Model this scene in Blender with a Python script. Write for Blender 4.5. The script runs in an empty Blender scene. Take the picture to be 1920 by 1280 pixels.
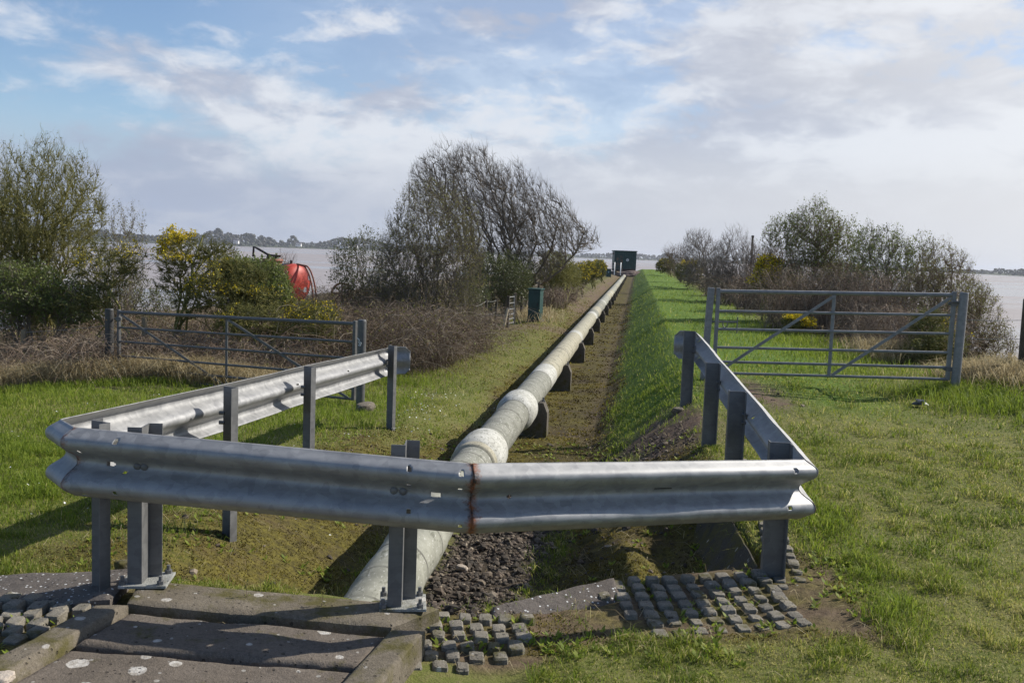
import bpy, math, random
import numpy as np
from mathutils import Matrix, Vector
sc = bpy.context.scene
COL = sc.collection
RAD = math.radians
# ------------------------------------------------------------------ camera
F = 1800.0
CAMZ = 1.65
PITCH = math.atan(166 / F)
ROLL = 0.037
HAZE = 0.00016
CM = Matrix.Rotation(RAD(90) - PITCH, 3, 'X') @ Matrix.Rotation(ROLL, 3, 'Z')
CMn = np.array(CM)
cam = bpy.data.cameras.new('camera')
cam.sensor_width = 36
cam.lens = F / 1920 * 36
cam.clip_start = 0.05
cam.clip_end = 9000
co = bpy.data.objects.new('camera', cam)
co.matrix_world = Matrix.Translation((0, 0, CAMZ)) @ CM.to_4x4()
COL.objects.link(co)
sc.camera = co


def P(px, py, d):
    """photo pixel + distance -> point in the place"""
    r = CMn @ np.array([(px - 960) / F, (640 - py) / F, -1.0])
    r = r * (d / r[1])
    return np.array([r[0], r[1], CAMZ + r[2]])


def PZ(px, py, z):
    r = CMn @ np.array([(px - 960) / F, (640 - py) / F, -1.0])
    r = r * ((z - CAMZ) / r[2])
    return np.array([r[0], r[1], CAMZ + r[2]])


def ss(a, b, x):
    t = np.clip((x - a) / (b - a), 0, 1)
    return t * t * (3 - 2 * t)


_rng = np.random.default_rng(7)
_tab = _rng.random((256, 256))


def vnoise(x, y):
    x = np.asarray(x, float); y = np.asarray(y, float)
    xi = np.floor(x).astype(int); yi = np.floor(y).astype(int)
    fx = x - xi; fy = y - yi
    fx = fx * fx * (3 - 2 * fx); fy = fy * fy * (3 - 2 * fy)
    a = _tab[xi & 255, yi & 255]; b = _tab[(xi + 1) & 255, yi & 255]
    c = _tab[xi & 255, (yi + 1) & 255]; d = _tab[(xi + 1) & 255, (yi + 1) & 255]
    return (a * (1 - fx) + b * fx) * (1 - fy) + (c * (1 - fx) + d * fx) * fy


def fbm(x, y, o=4):
    s = 0; a = .5; n = 0
    for k in range(o):
        s = s + a * vnoise(x * 2 ** k + 17.3 * k, y * 2 ** k + 5.1 * k); n += a; a *= .55
    return s / n


# ------------------------------------------------------------------ objects
def tag(o, label=None, cat=None, group=None, kind=None):
    if label: o['label'] = label
    if cat: o['category'] = cat
    if group: o['group'] = group
    if kind: o['kind'] = kind
    return o


def empty(name, loc, label, cat, group=None):
    o = bpy.data.objects.new(name, None)
    o.location = [float(c) for c in loc]
    o.empty_display_size = .2
    COL.objects.link(o)
    return tag(o, label, cat, group)


class Geo:
    def __init__(s):
        s.v = []; s.f = []; s.t = []; s.n = 0; s.mi = []

    def add(s, v, faces, tint=0.5):
        v = np.asarray(v, np.float64).reshape(-1, 3)
        for f in (faces if isinstance(faces, list) else [faces]):
            f = np.asarray(f, np.int64)
            if f.size: s.f.append(f + s.n)
        s.v.append(v)
        s.t.append(np.broadcast_to(np.asarray(tint, float), (len(v),)))
        s.n += len(v)

    def box(s, c, size, R=None, tint=.5):
        c = np.asarray(c, float); h = np.asarray(size, float) / 2
        v = np.array([[x, y, z] for x in (-1, 1) for y in (-1, 1) for z in (-1, 1)], float) * h
        if R is not None: v = v @ np.asarray(R).T
        s.add(v + c, np.array([[0, 1, 3, 2], [4, 6, 7, 5], [0, 4, 5, 1], [2, 3, 7, 6], [0, 2, 6, 4], [1, 5, 7, 3]]), tint)

    def cyl(s, p0, p1, r, K=12, r1=None, caps=True, tint=.5):
        p0 = np.asarray(p0, float); p1 = np.asarray(p1, float); r1 = r if r1 is None else r1
        t = (p1 - p0) / np.linalg.norm(p1 - p0)
        a = np.cross(t, [0, 0, 1]) if abs(t[2]) < .9 else np.cross(t, [1, 0, 0])
        a /= np.linalg.norm(a); b = np.cross(t, a)
        th = np.arange(K) / K * 2 * math.pi
        ring = np.outer(np.cos(th), a) + np.outer(np.sin(th), b)
        v = np.concatenate([p0 + ring * r, p1 + ring * r1])
        i = np.arange(K); j = (i + 1) % K
        fs = [np.stack([i, j, j + K, i + K], 1)]
        if caps:
            v = np.concatenate([v, [p0, p1]])
            fs += [np.stack([j, i, np.full(K, 2 * K)], 1), np.stack([i + K, j + K, np.full(K, 2 * K + 1)], 1)]
        s.add(v, fs, tint)

    def path(s, pts, r, K=6, tint=.5):
        pts = np.asarray(pts, float)
        s.tubes(pts[None], np.broadcast_to(np.asarray(r, float), (1, len(pts))), K, tint)

    def tubes(s, Pn, R, K=3, tint=.5):
        N, S, _ = Pn.shape
        if N == 0: return
        T = np.gradient(Pn, axis=1)
        T /= np.linalg.norm(T, axis=2, keepdims=True) + 1e-9
        m = np.abs(T).mean(1)
        ref = np.eye(3)[np.argmin(m, 1)][:, None, :]
        a = np.cross(T, ref); a /= np.linalg.norm(a, axis=2, keepdims=True) + 1e-9
        b = np.cross(T, a)
        th = np.arange(K) / K * 2 * math.pi
        v = Pn[:, :, None, :] + R[:, :, None, None] * (np.cos(th)[None, None, :, None] * a[:, :, None, :] + np.sin(th)[None, None, :, None] * b[:, :, None, :])
        idx = np.arange(N * S * K).reshape(N, S, K)
        i0 = idx[:, :-1]; i1 = idx[:, 1:]
        q = np.stack([i0, np.roll(i0, -1, 2), np.roll(i1, -1, 2), i1], -1).reshape(-1, 4)
        tt = np.asarray(tint, float)
        if tt.ndim == 1: tt = np.repeat(tt, S * K)
        s.add(v.reshape(-1, 3), q, tt)

    def build(s, name, mat, parent=None, smooth=True, angle=35, bevel=0, merge=False):
        me = bpy.data.meshes.new(name)
        v = np.concatenate(s.v) if s.v else np.zeros((0, 3))
        tint = np.concatenate(s.t) if s.t else np.zeros(0)
        if parent is not None: v = v - np.array(parent_world(parent))
        me.vertices.add(len(v)); me.vertices.foreach_set('co', v.astype(np.float32).ravel())
        if s.f:
            loops = np.concatenate([f.ravel() for f in s.f])
            cnt = np.concatenate([np.full(len(f), f.shape[1]) for f in s.f])
            st = np.concatenate([[0], np.cumsum(cnt)[:-1]])
            me.loops.add(len(loops)); me.loops.foreach_set('vertex_index', loops.astype(np.int32))
            me.polygons.add(len(cnt)); me.polygons.foreach_set('loop_start', st.astype(np.int32))
            me.polygons.foreach_set('loop_total', cnt.astype(np.int32))
            me.polygons.foreach_set('use_smooth', np.full(len(cnt), smooth))
        at = me.attributes.new('tint', 'FLOAT', 'POINT'); at.data.foreach_set('value', tint.astype(np.float32))
        me.update(calc_edges=True); me.validate()
        if smooth and angle and len(v) < 60000: me.set_sharp_from_angle(angle=RAD(angle))
        if mat: me.materials.append(mat)
        o = bpy.data.objects.new(name, me)
        COL.objects.link(o)
        if parent is not None: o.parent = parent
        if bevel:
            b = o.modifiers.new('bevel', 'BEVEL'); b.width = bevel; b.segments = 2; b.limit_method = 'ANGLE'
        return o


def parent_world(p):
    w = np.zeros(3)
    while p is not None:
        w += np.array(p.location); p = p.parent
    return w


# ------------------------------------------------------------------ materials
class MT:
    def __init__(s, name):
        s.m = bpy.data.materials.new(name); s.m.use_nodes = True
        s.nt = s.m.node_tree; s.nt.nodes.clear()
        s.out = s.n('ShaderNodeOutputMaterial')

    def n(s, t, ins=None, **kw):
        nd = s.nt.nodes.new(t)
        for k, v in kw.items(): setattr(nd, k, v)
        for k, v in (ins or {}).items(): s.set(nd.inputs[k], v)
        return nd

    def set(s, i, v):
        if isinstance(v, bpy.types.NodeSocket): s.nt.links.new(v, i)
        else:
            if isinstance(v, tuple) and len(v) == 3 and i.type == 'RGBA': v = v + (1,)
            i.default_value = v

    def attr(s, a): return s.n('ShaderNodeAttribute', attribute_name=a).outputs['Fac']
    def coord(s): return s.n('ShaderNodeTexCoord').outputs['Object']

    def noise(s, scale, detail=5, rough=.6, vec=None, dist=0):
        nd = s.n('ShaderNodeTexNoise', {'Scale': scale, 'Detail': detail, 'Roughness': rough, 'Distortion': dist})
        s.set(nd.inputs['Vector'], vec if vec is not None else s.coord())
        return nd.outputs['Fac']

    def mapv(s, scale=(1, 1, 1), rot=(0, 0, 0), vec=None):
        return s.n('ShaderNodeMapping', {'Vector': vec if vec is not None else s.coord(), 'Scale': scale, 'Rotation': rot}).outputs[0]

    def rng(s, v, a, b, c=0., d=1.):
        return s.n('ShaderNodeMapRange', {'Value': v, 'From Min': a, 'From Max': b, 'To Min': c, 'To Max': d}).outputs[0]

    def mix(s, f, a, b, mode='MIX'):
        nd = s.n('ShaderNodeMix', data_type='RGBA', blend_type=mode)
        s.set(nd.inputs[0], f); s.set(nd.inputs[6], a); s.set(nd.inputs[7], b)
        return nd.outputs[2]

    def math(s, op, a, b=0.):
        nd = s.n('ShaderNodeMath', operation=op); s.set(nd.inputs[0], a); s.set(nd.inputs[1], b)
        return nd.outputs[0]

    def bump(s, h, strength=.3, dist=.01):
        return s.n('ShaderNodeBump', {'Height': h, 'Strength': strength, 'Distance': dist}).outputs[0]

    def pbr(s, col, rough=.7, metal=0., normal=None, spec=.5):
        b = s.n('ShaderNodeBsdfPrincipled', {'Base Color': col, 'Roughness': rough, 'Metallic': metal, 'Specular IOR Level': spec})
        if normal is not None: s.set(b.inputs['Normal'], normal)
        s.nt.links.new(b.outputs[0], s.out.inputs['Surface'])
        return s.m

    def leaf(s, col, transl=.35, rough=.6, spec=.25):
        b = s.n('ShaderNodeBsdfPrincipled', {'Base Color': col, 'Roughness': rough, 'Specular IOR Level': spec})
        t = s.n('ShaderNodeBsdfTranslucent', {'Color': col})
        mx = s.n('ShaderNodeMixShader', {0: transl, 1: b.outputs[0], 2: t.outputs[0]})
        s.nt.links.new(mx.outputs[0], s.out.inputs['Surface'])
        return s.m


def ramp_mat(name, cols, transl=.35, rough=.6, spec=.25, leaf=True):
    """colour picked by the per-piece tint attribute"""
    m = MT(name)
    cr = m.n('ShaderNodeValToRGB', {'Fac': m.attr('tint')})
    el = cr.color_ramp.elements
    while len(el) < len(cols): el.new(.5)
    for i, c in enumerate(cols):
        el[i].position = i / (len(cols) - 1); el[i].color = c + (1,)
    return m.leaf(cr.outputs[0], transl, rough, spec) if leaf else m.pbr(cr.outputs[0], rough, spec=spec)


def m_galv(name='galvanised_steel', base=.42, rusty=True, metal=.55):
    m = MT(name); c = m.coord()
    vor = m.n('ShaderNodeTexVoronoi', {'Scale': 26., 'Vector': c}).outputs['Color']
    sep = m.n('ShaderNodeSeparateColor', {0: vor}).outputs[0]
    n1 = m.noise(5, 5, .65, c); n2 = m.noise(60, 3, .6, c)
    str_ = m.noise(7, 4, .6, m.mapv((1.2, 1.2, 12), vec=c))
    v = m.math('ADD', m.math('MULTIPLY', sep, .2), m.math('MULTIPLY', n1, .55))
    v = m.math('ADD', v, m.math('MULTIPLY', str_, .35))
    b = base
    col = m.mix(m.rng(v, .38, .85), (b * .74, b * .735, b * .735), (b * 1.3, b * 1.28, b * 1.25))
    col = m.mix(m.rng(n2, .62, .72, 0, .35), col, (b * .5, b * .5, b * .5))
    if rusty:
        r = m.math('ADD', m.attr('tint'), m.math('MULTIPLY', m.math('SUBTRACT', m.noise(24, 6, .7, c), .5), 1.3))
        rc = m.mix(m.rng(m.noise(14, 5, .7, c), .4, .52), (.03, .023, .02), (.25, .085, .032))
        f = m.rng(r, .45, .75)
        col = m.mix(f, col, rc)
        metal = m.math('MULTIPLY', m.math('SUBTRACT', 1., f), metal)
    return m.pbr(col, m.rng(v, .3, .8, .48, .64), metal, m.bump(n2, .12, .002))


def m_concrete(name, c0, c1, lichen=.0, moss=.0, scale=1., spots=0.):
    m = MT(name); c = m.coord()
    n1 = m.noise(3 * scale, 6, .65, c); n2 = m.noise(55 * scale, 5, .7, c); n3 = m.noise(170, 2, .6, c)
    col = m.mix(m.rng(n1, .3, .7), c0, c1)
    col = m.mix(m.rng(n2, .45, .7, 0, .55), col, tuple(x * .45 for x in c0))
    col = m.mix(m.rng(n3, .55, .75, 0, .4), col, tuple(min(1, x * 1.9) for x in c1))
    if moss:
        col = m.mix(m.rng(m.noise(4.5, 5, .7, c), .62 - moss * .3, .72 - moss * .2, 0, .85), col, (.085, .075, .018))
    if lichen:
        vd = m.n('ShaderNodeTexVoronoi', {'Scale': 8., 'Vector': c, 'Randomness': 1.}, voronoi_dimensions='2D')
        pick = m.n('ShaderNodeSeparateColor', {0: vd.outputs['Color']}).outputs
        rad = m.math('MULTIPLY', m.math('SUBTRACT', pick[0], 1.0 - lichen), .85)
        l = m.math('SUBTRACT', rad, m.math('ADD', vd.outputs['Distance'], m.math('MULTIPLY', m.math('SUBTRACT', m.noise(22, 4, .65, c), .5), .22)))
        col = m.mix(m.rng(l, .0, .018, 0, .85), col, m.mix(m.rng(m.noise(40, 3, .6, c), .35, .65), (.3, .27, .23), (.6, .57, .52)))
        vs_ = m.n('ShaderNodeTexVoronoi', {'Scale': 17., 'Vector': c, 'Randomness': 1.}, voronoi_dimensions='2D')
        ls = m.math('SUBTRACT', m.math('MULTIPLY', m.math('SUBTRACT', m.n('ShaderNodeSeparateColor', {0: vs_.outputs['Color']}).outputs[0], .8), .9), m.math('ADD', vs_.outputs['Distance'], m.math('MULTIPLY', m.math('SUBTRACT', m.noise(60, 3, .65, c), .5), .2)))
        col = m.mix(m.rng(ls, .0, .03, 0, .6), col, (.42, .4, .36))
    if spots:
        v = m.n('ShaderNodeTexVoronoi', {'Scale': 34., 'Vector': m.mapv((1, 1, 1), vec=c), 'Randomness': 1.}).outputs['Distance']
        k = m.math('ADD', v, m.math('MULTIPLY', m.noise(20, 4, .7, c), .5))
        col = m.mix(m.rng(k, .44, .40), col, (.62, .62, .6))
    pit = m.n('ShaderNodeTexVoronoi', {'Scale': 38., 'Vector': c, 'Randomness': 1.})
    pk = m.math('SUBTRACT', m.math('MULTIPLY', m.math('SUBTRACT', m.n('ShaderNodeSeparateColor', {0: pit.outputs['Color']}).outputs[1], .62), .9), pit.outputs['Distance'])
    pf = m.rng(pk, .0, .08)
    col = m.mix(m.math('MULTIPLY', pf, .65), col, tuple(x * .3 for x in c0))
    h = m.math('SUBTRACT', m.math('ADD', m.math('MULTIPLY', n2, .7), m.math('MULTIPLY', n3, .3)), pf)
    return m.pbr(col, .92, 0, m.bump(h, 1., .008), .2)


GALV = m_galv(base=.34, metal=.42)
GALVD = m_galv('weathered_galvanised_post', .16, False, .25)
GATEM = m_galv('galvanised_gate_tube', .13, False, .3)
POSTD = m_galv('dark_post', .06, False, .1)
GATER = m_galv('pale_galvanised_gate_tube', .24, False, .3)
CONC = m_concrete('weathered_concrete_slab', (.11, .09, .07), (.18, .15, .122), .4, .08)
CONCK = m_concrete('mossy_concrete_kerb', (.13, .108, .078), (.2, .17, .13), .3, .5)
CONCS = m_concrete('lichen_spotted_concrete', (.1, .085, .074), (.16, .138, .12), 0, 0, 1, 1.)
CONCP = m_concrete('grey_concrete_paver', (.17, .152, .122), (.3, .27, .22), .15, .35, 2)
CONCB = m_concrete('dark_concrete_block', (.085, .074, .06), (.16, .14, .115), .1, .3)
# ------------------------------------------------------------------ terrain
PA = .127


def _ss(a, b, x):
    return ss(a, b, x)


def pipe_x(y): return -.627 + PA * (y - 5.13)
def pipe_z(y): return -.115 - .002 * (y - 5) - .13 * ss(6.6, 4.3, y)
def vc(x, y): return (x - pipe_x(y)) * .992
def yend(v): return 4.6 + np.clip(v - .7, 0, 1.1) * .75


def height(x, y, rough=True):
    x = np.asarray(x, float); y = np.asarray(y, float)
    v = vc(x, y)
    zR = np.interp(y, [0, 4, 5.2, 8, 10, 12, 20, 110, 130, 160], [-.05, -.08, -.07, .06, .16, .27, .25, .2, .1, -4.3])
    zLn = np.interp(y, [0, 4.4, 5.2, 6, 7.5, 10.4, 14, 30, 110, 130, 160], [.02, .04, -.04, -.14, -.24, -.32, -.4, -.34, -.3, -.3, -4.3])
    zLf = np.interp(y, [0, 4.4, 6.5, 9, 14, 30, 110, 130, 160], [.0, .0, -.08, -.24, -.42, -.42, -.4, -.4, -4.3])
    zL = zLn + (zLf - zLn) * ss(-1.4, -2.6, v)
    zT = np.interp(y, [0, 110, 130, 160], [-.52, -.5, -.3, -4.3])
    a = ss(-.35, -1.45, v)
    tr = zT + (zL - zT) * a
    b = ss(.78, 2.02, v) * .35 + np.clip((v - .85) / 1.1, 0, 1) * .65
    tr = tr + (zR - tr) * b
    flat = zL + (zR - zL) * ss(-1.3, 1.3, v) - .06 * ss(2.4, 1.4, v)
    k = ss(0, .5, y - yend(v))
    z = flat + (tr - flat) * k
    # land falls to the shore on both sides
    z = z - 4.6 * ss(6.8, 14.5, v) - .55 * ss(-5, -11, v) - 3.6 * ss(-15, -30, v)
    z = z + .2 * np.exp(-((x - 6.3) / .95) ** 2 - ((y - 11.1) / 1.1) ** 2)
    if rough:
        n = fbm(x * 1.3 + 40, y * 1.3 + 40, 4) - .5
        far = ss(7, 40, y)
        z = z + n * (.05 + .05 * far) + (fbm(x * 9, y * 9, 3) - .5) * .022 * (1 - far)
        rub = ss(.0, .25, v) * ss(1.7, 1.2, v) * k * ss(10, 8, y)
        z = z - .24 * ss(.8, 1.12, x) * ss(1.52, 1.42, x) * ss(5.3, 5.5, y) * ss(7.1, 6.6, y)
        z = z + rub * (fbm(x * 13 + 3, y * 13, 3) - .5) * .07
    return z


def masks(x, y):
    v = vc(x, y); n = fbm(x * 1.7 + 9, y * 1.7 + 3, 4) - .5; n2 = fbm(x * 6 + 2, y * 6 + 8, 3) - .5
    k = ss(-.05, .3, y - yend(v))
    floor = ss(-.95, -.5, v + n * .5) * ss(1.2, .85, v + n * .4) * ss(4.4, 4.7, y)
    rslope = ss(.7, 1.0, v) * ss(2.0, 1.75, v + n * .4) * ss(9.6, 8.8, y + n * 2.) * k
    lmoss = ss(-2.1, -1.3, v + n * 1.1) * ss(-.3, -.6, v) * ss(11.5, 8.5, y + n * 2) * ss(4.6, 4.9, y)
    path = ss(-2.6, -1.8, v + n * 1.4) * ss(-.4, -.7, v) * ss(12.5, 17, y + n * 3)
    moss = np.clip(floor * ss(8.5, 9.5, y + n * 3) + rslope + lmoss + path * (.2 + .35 * ss(20, 26, y)), 0, 1)
    gravel = ss(-.1, .12, v + n2 * .3) * ss(.82, .55, v + n2 * .4) * ss(4.5, 4.65, y) * ss(9.3, 8.2, y + n * 2)
    dirt = np.exp(-(((x - 1.55) / .45) ** 2 + ((y - 9.3) / 1.0) ** 2)) * 1.6
    dirt = np.maximum(dirt, np.exp(-(((x - 2.65) / .5) ** 2 + ((y - 10.6) / 1.1) ** 2)) * 1.2)
    dirt = np.maximum(dirt, path * ss(24, 40, y) * ss(-1.7, -1.2, v) * .85)
    dirt = np.maximum(dirt, ss(.45, .2, np.abs(y - 26.5 + n * 1.5) / 2.6) * ss(-3.2, -2.6, v) * ss(-.3, -.6, v) * .75)
    dirt = np.maximum(dirt, floor * ss(.55, .85, v) * .55 * ss(9, 11, y))
    dirt = np.clip(dirt * (1 + n2 * 1.6) - .15, 0, 1)
    # ground between and around the paving: bare and mossy
    pav = ((ss(1.95, 1.75, x + n * .3) * ss(.0, .3, x) + ss(.3, .1, x) * ss(-.6, -.5, x)) * ss(3.98, 4.15, y + n * .5 - ss(.1, .6, x) * .3) * (1 - k)
           + ss(-1.5, -1.7, x) * ss(4.62, 4.4, y) * ss(3.5, 3.8, y))
    moss = np.clip(np.maximum(moss, pav * .9), 0, 1)
    dirt = np.maximum(dirt, np.clip(pav * (.45 + n2 * 2.) , 0, .8))
    vh = np.interp(y, [13, 16.7, 20, 26, 110], [-5, -3.2, -2.45, -2.4, -1.7])
    litter = ss(vh + .1, vh - .4, v + n * .8) * ss(12.5, 14.2, y + n * 2)
    litter = np.maximum(litter, ss(4.2, 5.0, v + n) * ss(12.5, 14.5, y))
    grass = np.clip(1 - np.maximum.reduce([moss, gravel, dirt, litter]), 0, 1)
    dark_floor = ss(.1, .45, v + n2 * .3) * ss(1.25, .95, v + n2 * .2) * ss(5.2, 6.2, y)  # darker ground on the trench floor right of the pipe
    bank = ss(.8, 1.1, v) * ss(4.6, 3.6, v) * ss(9, 10.5, y)
    return dict(bank=bank, dark_floor=dark_floor, moss=moss, gravel=gravel, dirt=dirt, litter=litter, grass=grass, k=k, v=v)


def axis(segs):
    out = []
    for a, b, st in segs: out.append(np.arange(a, b - 1e-6, st))
    return np.concatenate(out + [[segs[-1][1]]])


def build_ground():
    ys = axis([(-30, 1, 1.5), (1, 9, .045), (9, 14, .09), (14, 30, .25), (30, 60, .6), (60, 180, 2.)])
    vs = axis([(-70, -30, 4), (-30, -8, .9), (-8, -3.5, .22), (-3.5, 4, .045), (4, 9, .2), (9, 20, .8), (20, 60, 5)])
    Y, V = np.meshgrid(ys, vs, indexing='ij')
    X = V / .992 + pipe_x(Y)
    Z = height(X, Y)
    mk = masks(X, Y)
    v = np.stack([X, Y, Z], -1).reshape(-1, 3)
    nx, ny = V.shape
    idx = np.arange(nx * ny).reshape(nx, ny)
    q = np.stack([idx[:-1, :-1], idx[:-1, 1:], idx[1:, 1:], idx[1:, :-1]], -1).reshape(-1, 4)
    g = Geo(); g.add(v, q)
    m = MT('turf_moss_and_soil')
    c = m.coord()
    n1 = m.noise(1.6, 6, .65, c); n2 = m.noise(22, 5, .7, c); n3 = m.noise(110, 3, .7, c)
    gcol = m.mix(m.rng(n1, .3, .7), (.1, .125, .024), (.19, .185, .058))
    gcol = m.mix(m.rng(n2, .45, .7, 0, .7), gcol, (.21, .175, .085))
    mcol = m.mix(m.rng(n2, .35, .65), (.048, .04, .016), (.165, .14, .03))
    mcol = m.mix(m.rng(n1, .5, .66, 0, .75), mcol, (.095, .066, .042))
    mcol = m.mix(m.rng(n3, .55, .7, 0, .5), mcol, (.2, .17, .06))
    dcol = m.mix(m.rng(n2, .3, .7), (.085, .055, .038), (.21, .15, .11))
    vcol = m.mix(m.rng(n2, .3, .7), (.03, .025, .02), (.1, .08, .065))
    lcol = m.mix(m.rng(n2, .3, .7), (.05, .04, .02), (.17, .13, .075))
    gcol = m.mix(m.attr('bank'), gcol, m.mix(m.rng(n2, .3, .7), (.065, .125, .014), (.135, .2, .03)))
    col = m.mix(m.attr('moss'), gcol, mcol)
    col = m.mix(m.attr('litter'), col, lcol)
    col = m.mix(m.attr('gravel'), col, vcol)
    col = m.mix(m.attr('dirt'), col, dcol)
    col = m.mix(m.math('MULTIPLY', m.attr('dark_floor'), m.rng(n1, .35, .65, .15, .85)), col, m.mix(n2, (.03, .023, .016), (.085, .066, .036)))
    mud = m.n('ShaderNodeSeparateXYZ', {0: c}).outputs[2]
    col = m.mix(m.rng(mud, -1.6, -2.6), col, (.17, .14, .12))
    h = m.math('ADD', m.math('MULTIPLY', n2, .6), m.math('MULTIPLY', n3, .4))
    m.pbr(col, .95, 0, m.bump(h, 1., .02), .15)
    o = g.build('ground', m.m, angle=0)
    for k in ('moss', 'gravel', 'dirt', 'litter', 'bank', 'dark_floor'):
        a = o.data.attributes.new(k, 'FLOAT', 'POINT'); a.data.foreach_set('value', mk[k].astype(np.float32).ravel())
    tag(o, kind='structure')


build_ground()


def plane(name, x0, x1, y0, y1, z, mat):
    g = Geo(); g.add([[x0, y0, z], [x1, y0, z], [x1, y1, z], [x0, y1, z]], np.array([[0, 1, 2, 3]]))
    return tag(g.build(name, mat, smooth=False), kind='structure')


def m_mud():
    m = MT('tidal_mud_and_water'); c = m.coord()
    n = m.noise(1, 4, .5, m.mapv((.0022, .011, 1), (0, 0, .05), c), .4)
    n2 = m.noise(1, 5, .6, m.mapv((.012, .07, 1), (0, 0, .03), c))
    s = m.math('ADD', n, m.math('MULTIPLY', m.math('SUBTRACT', n2, .5), .25))
    f = m.rng(s, .48, .55)
    mud = m.mix(n2, (.26, .22, .205), (.37, .325, .305))
    a = m.n('ShaderNodeBsdfPrincipled', {'Base Color': mud, 'Roughness': .5, 'Specular IOR Level': .5})
    b = m.n('ShaderNodeBsdfPrincipled', {'Base Color': (.2, .18, .17, 1), 'Roughness': .16})
    mx = m.n('ShaderNodeMixShader', {0: f, 1: a.outputs[0], 2: b.outputs[0]})
    m.nt.links.new(mx.outputs[0], m.out.inputs['Surface'])
    return m.m


plane('estuary_water', -7000, 7000, -200, 7500, -4.0, m_mud())


# ------------------------------------------------------------------ far shore
def far_shore():
    rng = np.random.default_rng(11)
    # a low landmass with a wooded skyline; profile height by azimuth
    g = Geo()
    az = np.linspace(-.75, .75, 400)
    dist = np.interp(az, [-.75, -.35, -.1, .05, .15, .3, .5, .75], [1300, 1450, 1700, 2000, 2200, 1800, 1150, 1000])
    H = np.interp(az, [-.75, -.35, -.12, .05, .14, .2, .35, .5, .75], [14, 9, 6, 4, 4, 5, 3, 2.0, 2])
    rows = []
    for dd, hh in ((0, -.6), (20, .12), (150, .7), (500, 1.), (900, .9), (1000, -2)):
        D = dist + dd; y = D; x = np.tan(az) * D
        z = -4.3 + np.maximum(hh, -.3) * H if hh > 0 else np.full_like(x, -5.5)
        rows.append(np.stack([x, y, z + (0 if hh < 0 else 0.6)], -1))
    v = np.array(rows); n, k, _ = v.shape
    idx = np.arange(n * k).reshape(n, k)
    g.add(v.reshape(-1, 3), np.stack([idx[:-1, :-1], idx[:-1, 1:], idx[1:, 1:], idx[1:, :-1]], -1).reshape(-1, 4))
    m = MT('distant_fields')
    tag(g.build('far_shore', m.pbr(m.mix(m.noise(.01, 3, .5), (.05, .06, .03), (.1, .11, .06)), .95, 0, None, .1), angle=0), kind='structure')
    # woods on it: thousands of leafy clumps
    g = Geo()
    N = 9000
    a = rng.uniform(-.7, .7, N)
    dd = np.interp(a, az, dist) + rng.uniform(10, 160, N)
    top = np.interp(a, [-.75, -.3, -.12, .0, .06, .12, .2, .4, .75], [20, 17, 15, 11, 9, 13, 13, 6.5, 6]) * (.45 + .5 * vnoise(a * 34 + 9, a * 0) + .55 * (np.maximum(vnoise(a * 110, a * 0 + 4) - .55, 0) * 2.2) + .15 * vnoise(a * 260, a * 0))
    base = np.interp(a, az, H) * .12 - 3.4
    zc = base + top * rng.uniform(0, 1, N) ** .8
    size = rng.uniform(1.2, 3.2, N) * np.clip(top / 12, .5, 1.2)
    ico, icf = ico_mesh(1)
    for i in range(N):
        c = np.array([math.tan(a[i]) * dd[i], dd[i], zc[i]])
        g.add(ico * (1 + rng.uniform(-.35, .35, (len(ico), 1))) * size[i] * np.array([1, 1, .8]) + c, icf, rng.random())
    tag(g.build('far_woods', ramp_mat('distant_wood', [(.03, .03, .025), (.06, .055, .035), (.04, .055, .03)], .0), smooth=False), 'dark wooded skyline along the far shore of the estuary', 'woodland', kind='stuff')
    # pale houses among the trees
    wall = MT('white_render'); wm = wall.pbr((.75, .74, .7), .8)
    roof = MT('slate_roof'); rm = roof.pbr((.12, .11, .12), .8)
    gl = MT('dark_window'); gm = gl.pbr((.03, .035, .04), .2)
    for px, py, dd, w, lab in ((443, 457, 1440, 7, 'small white house beside two dark conifers on the far left shore'),
                               (646, 466, 1560, 13, 'long white house at the water edge on the far shore, left of the tall bush'),
                               (666, 466, 1570, 8, 'small white house just right of the long white house on the far shore'),
                               (560, 462, 1530, 8, 'white house half hidden in the middle of the far left woods')):
        c = P(px, py, dd - 60)
        e = empty('white_house', c, lab, 'house', None)
        h = 4.2
        g = Geo(); g.box(c + [0, 0, h / 2], (w, 6, h)); g.build('wall', wm, e, smooth=False)
        g = Geo()
        x0, x1 = -w / 2 - .3, w / 2 + .3
        pts = np.array([[x0, -3.4, h], [x1, -3.4, h], [x1, 3.4, h], [x0, 3.4, h], [x0, 0, h + 2.6], [x1, 0, h + 2.6]]) + c
        g.add(pts, [np.array([[0, 1, 5, 4], [2, 3, 4, 5], [0, 3, 2, 1]]), np.array([[0, 4, 3], [1, 2, 5]])])
        r = g.build('roof', rm, e, smooth=False)
        g = Geo(); g.box(c + [w * .3, 0, h + 2.7], (.9, .9, 1.6)); g.build('chimney', wm, r, smooth=False)
        for wx in (-.3, 0, .3):
            g = Geo(); g.box(c + [wx * w, -3.02, h * .55], (1.1, .08, 1.3)); g.build('window', gm, e, smooth=False)


def ico_mesh(sub):
    import bmesh
    bm = bmesh.new(); bmesh.ops.create_icosphere(bm, subdivisions=sub, radius=1)
    v = np.array([x.co[:] for x in bm.verts]); f = np.array([[w.index for w in q.verts] for q in bm.faces]); bm.free()
    return v, f


far_shore()
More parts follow.
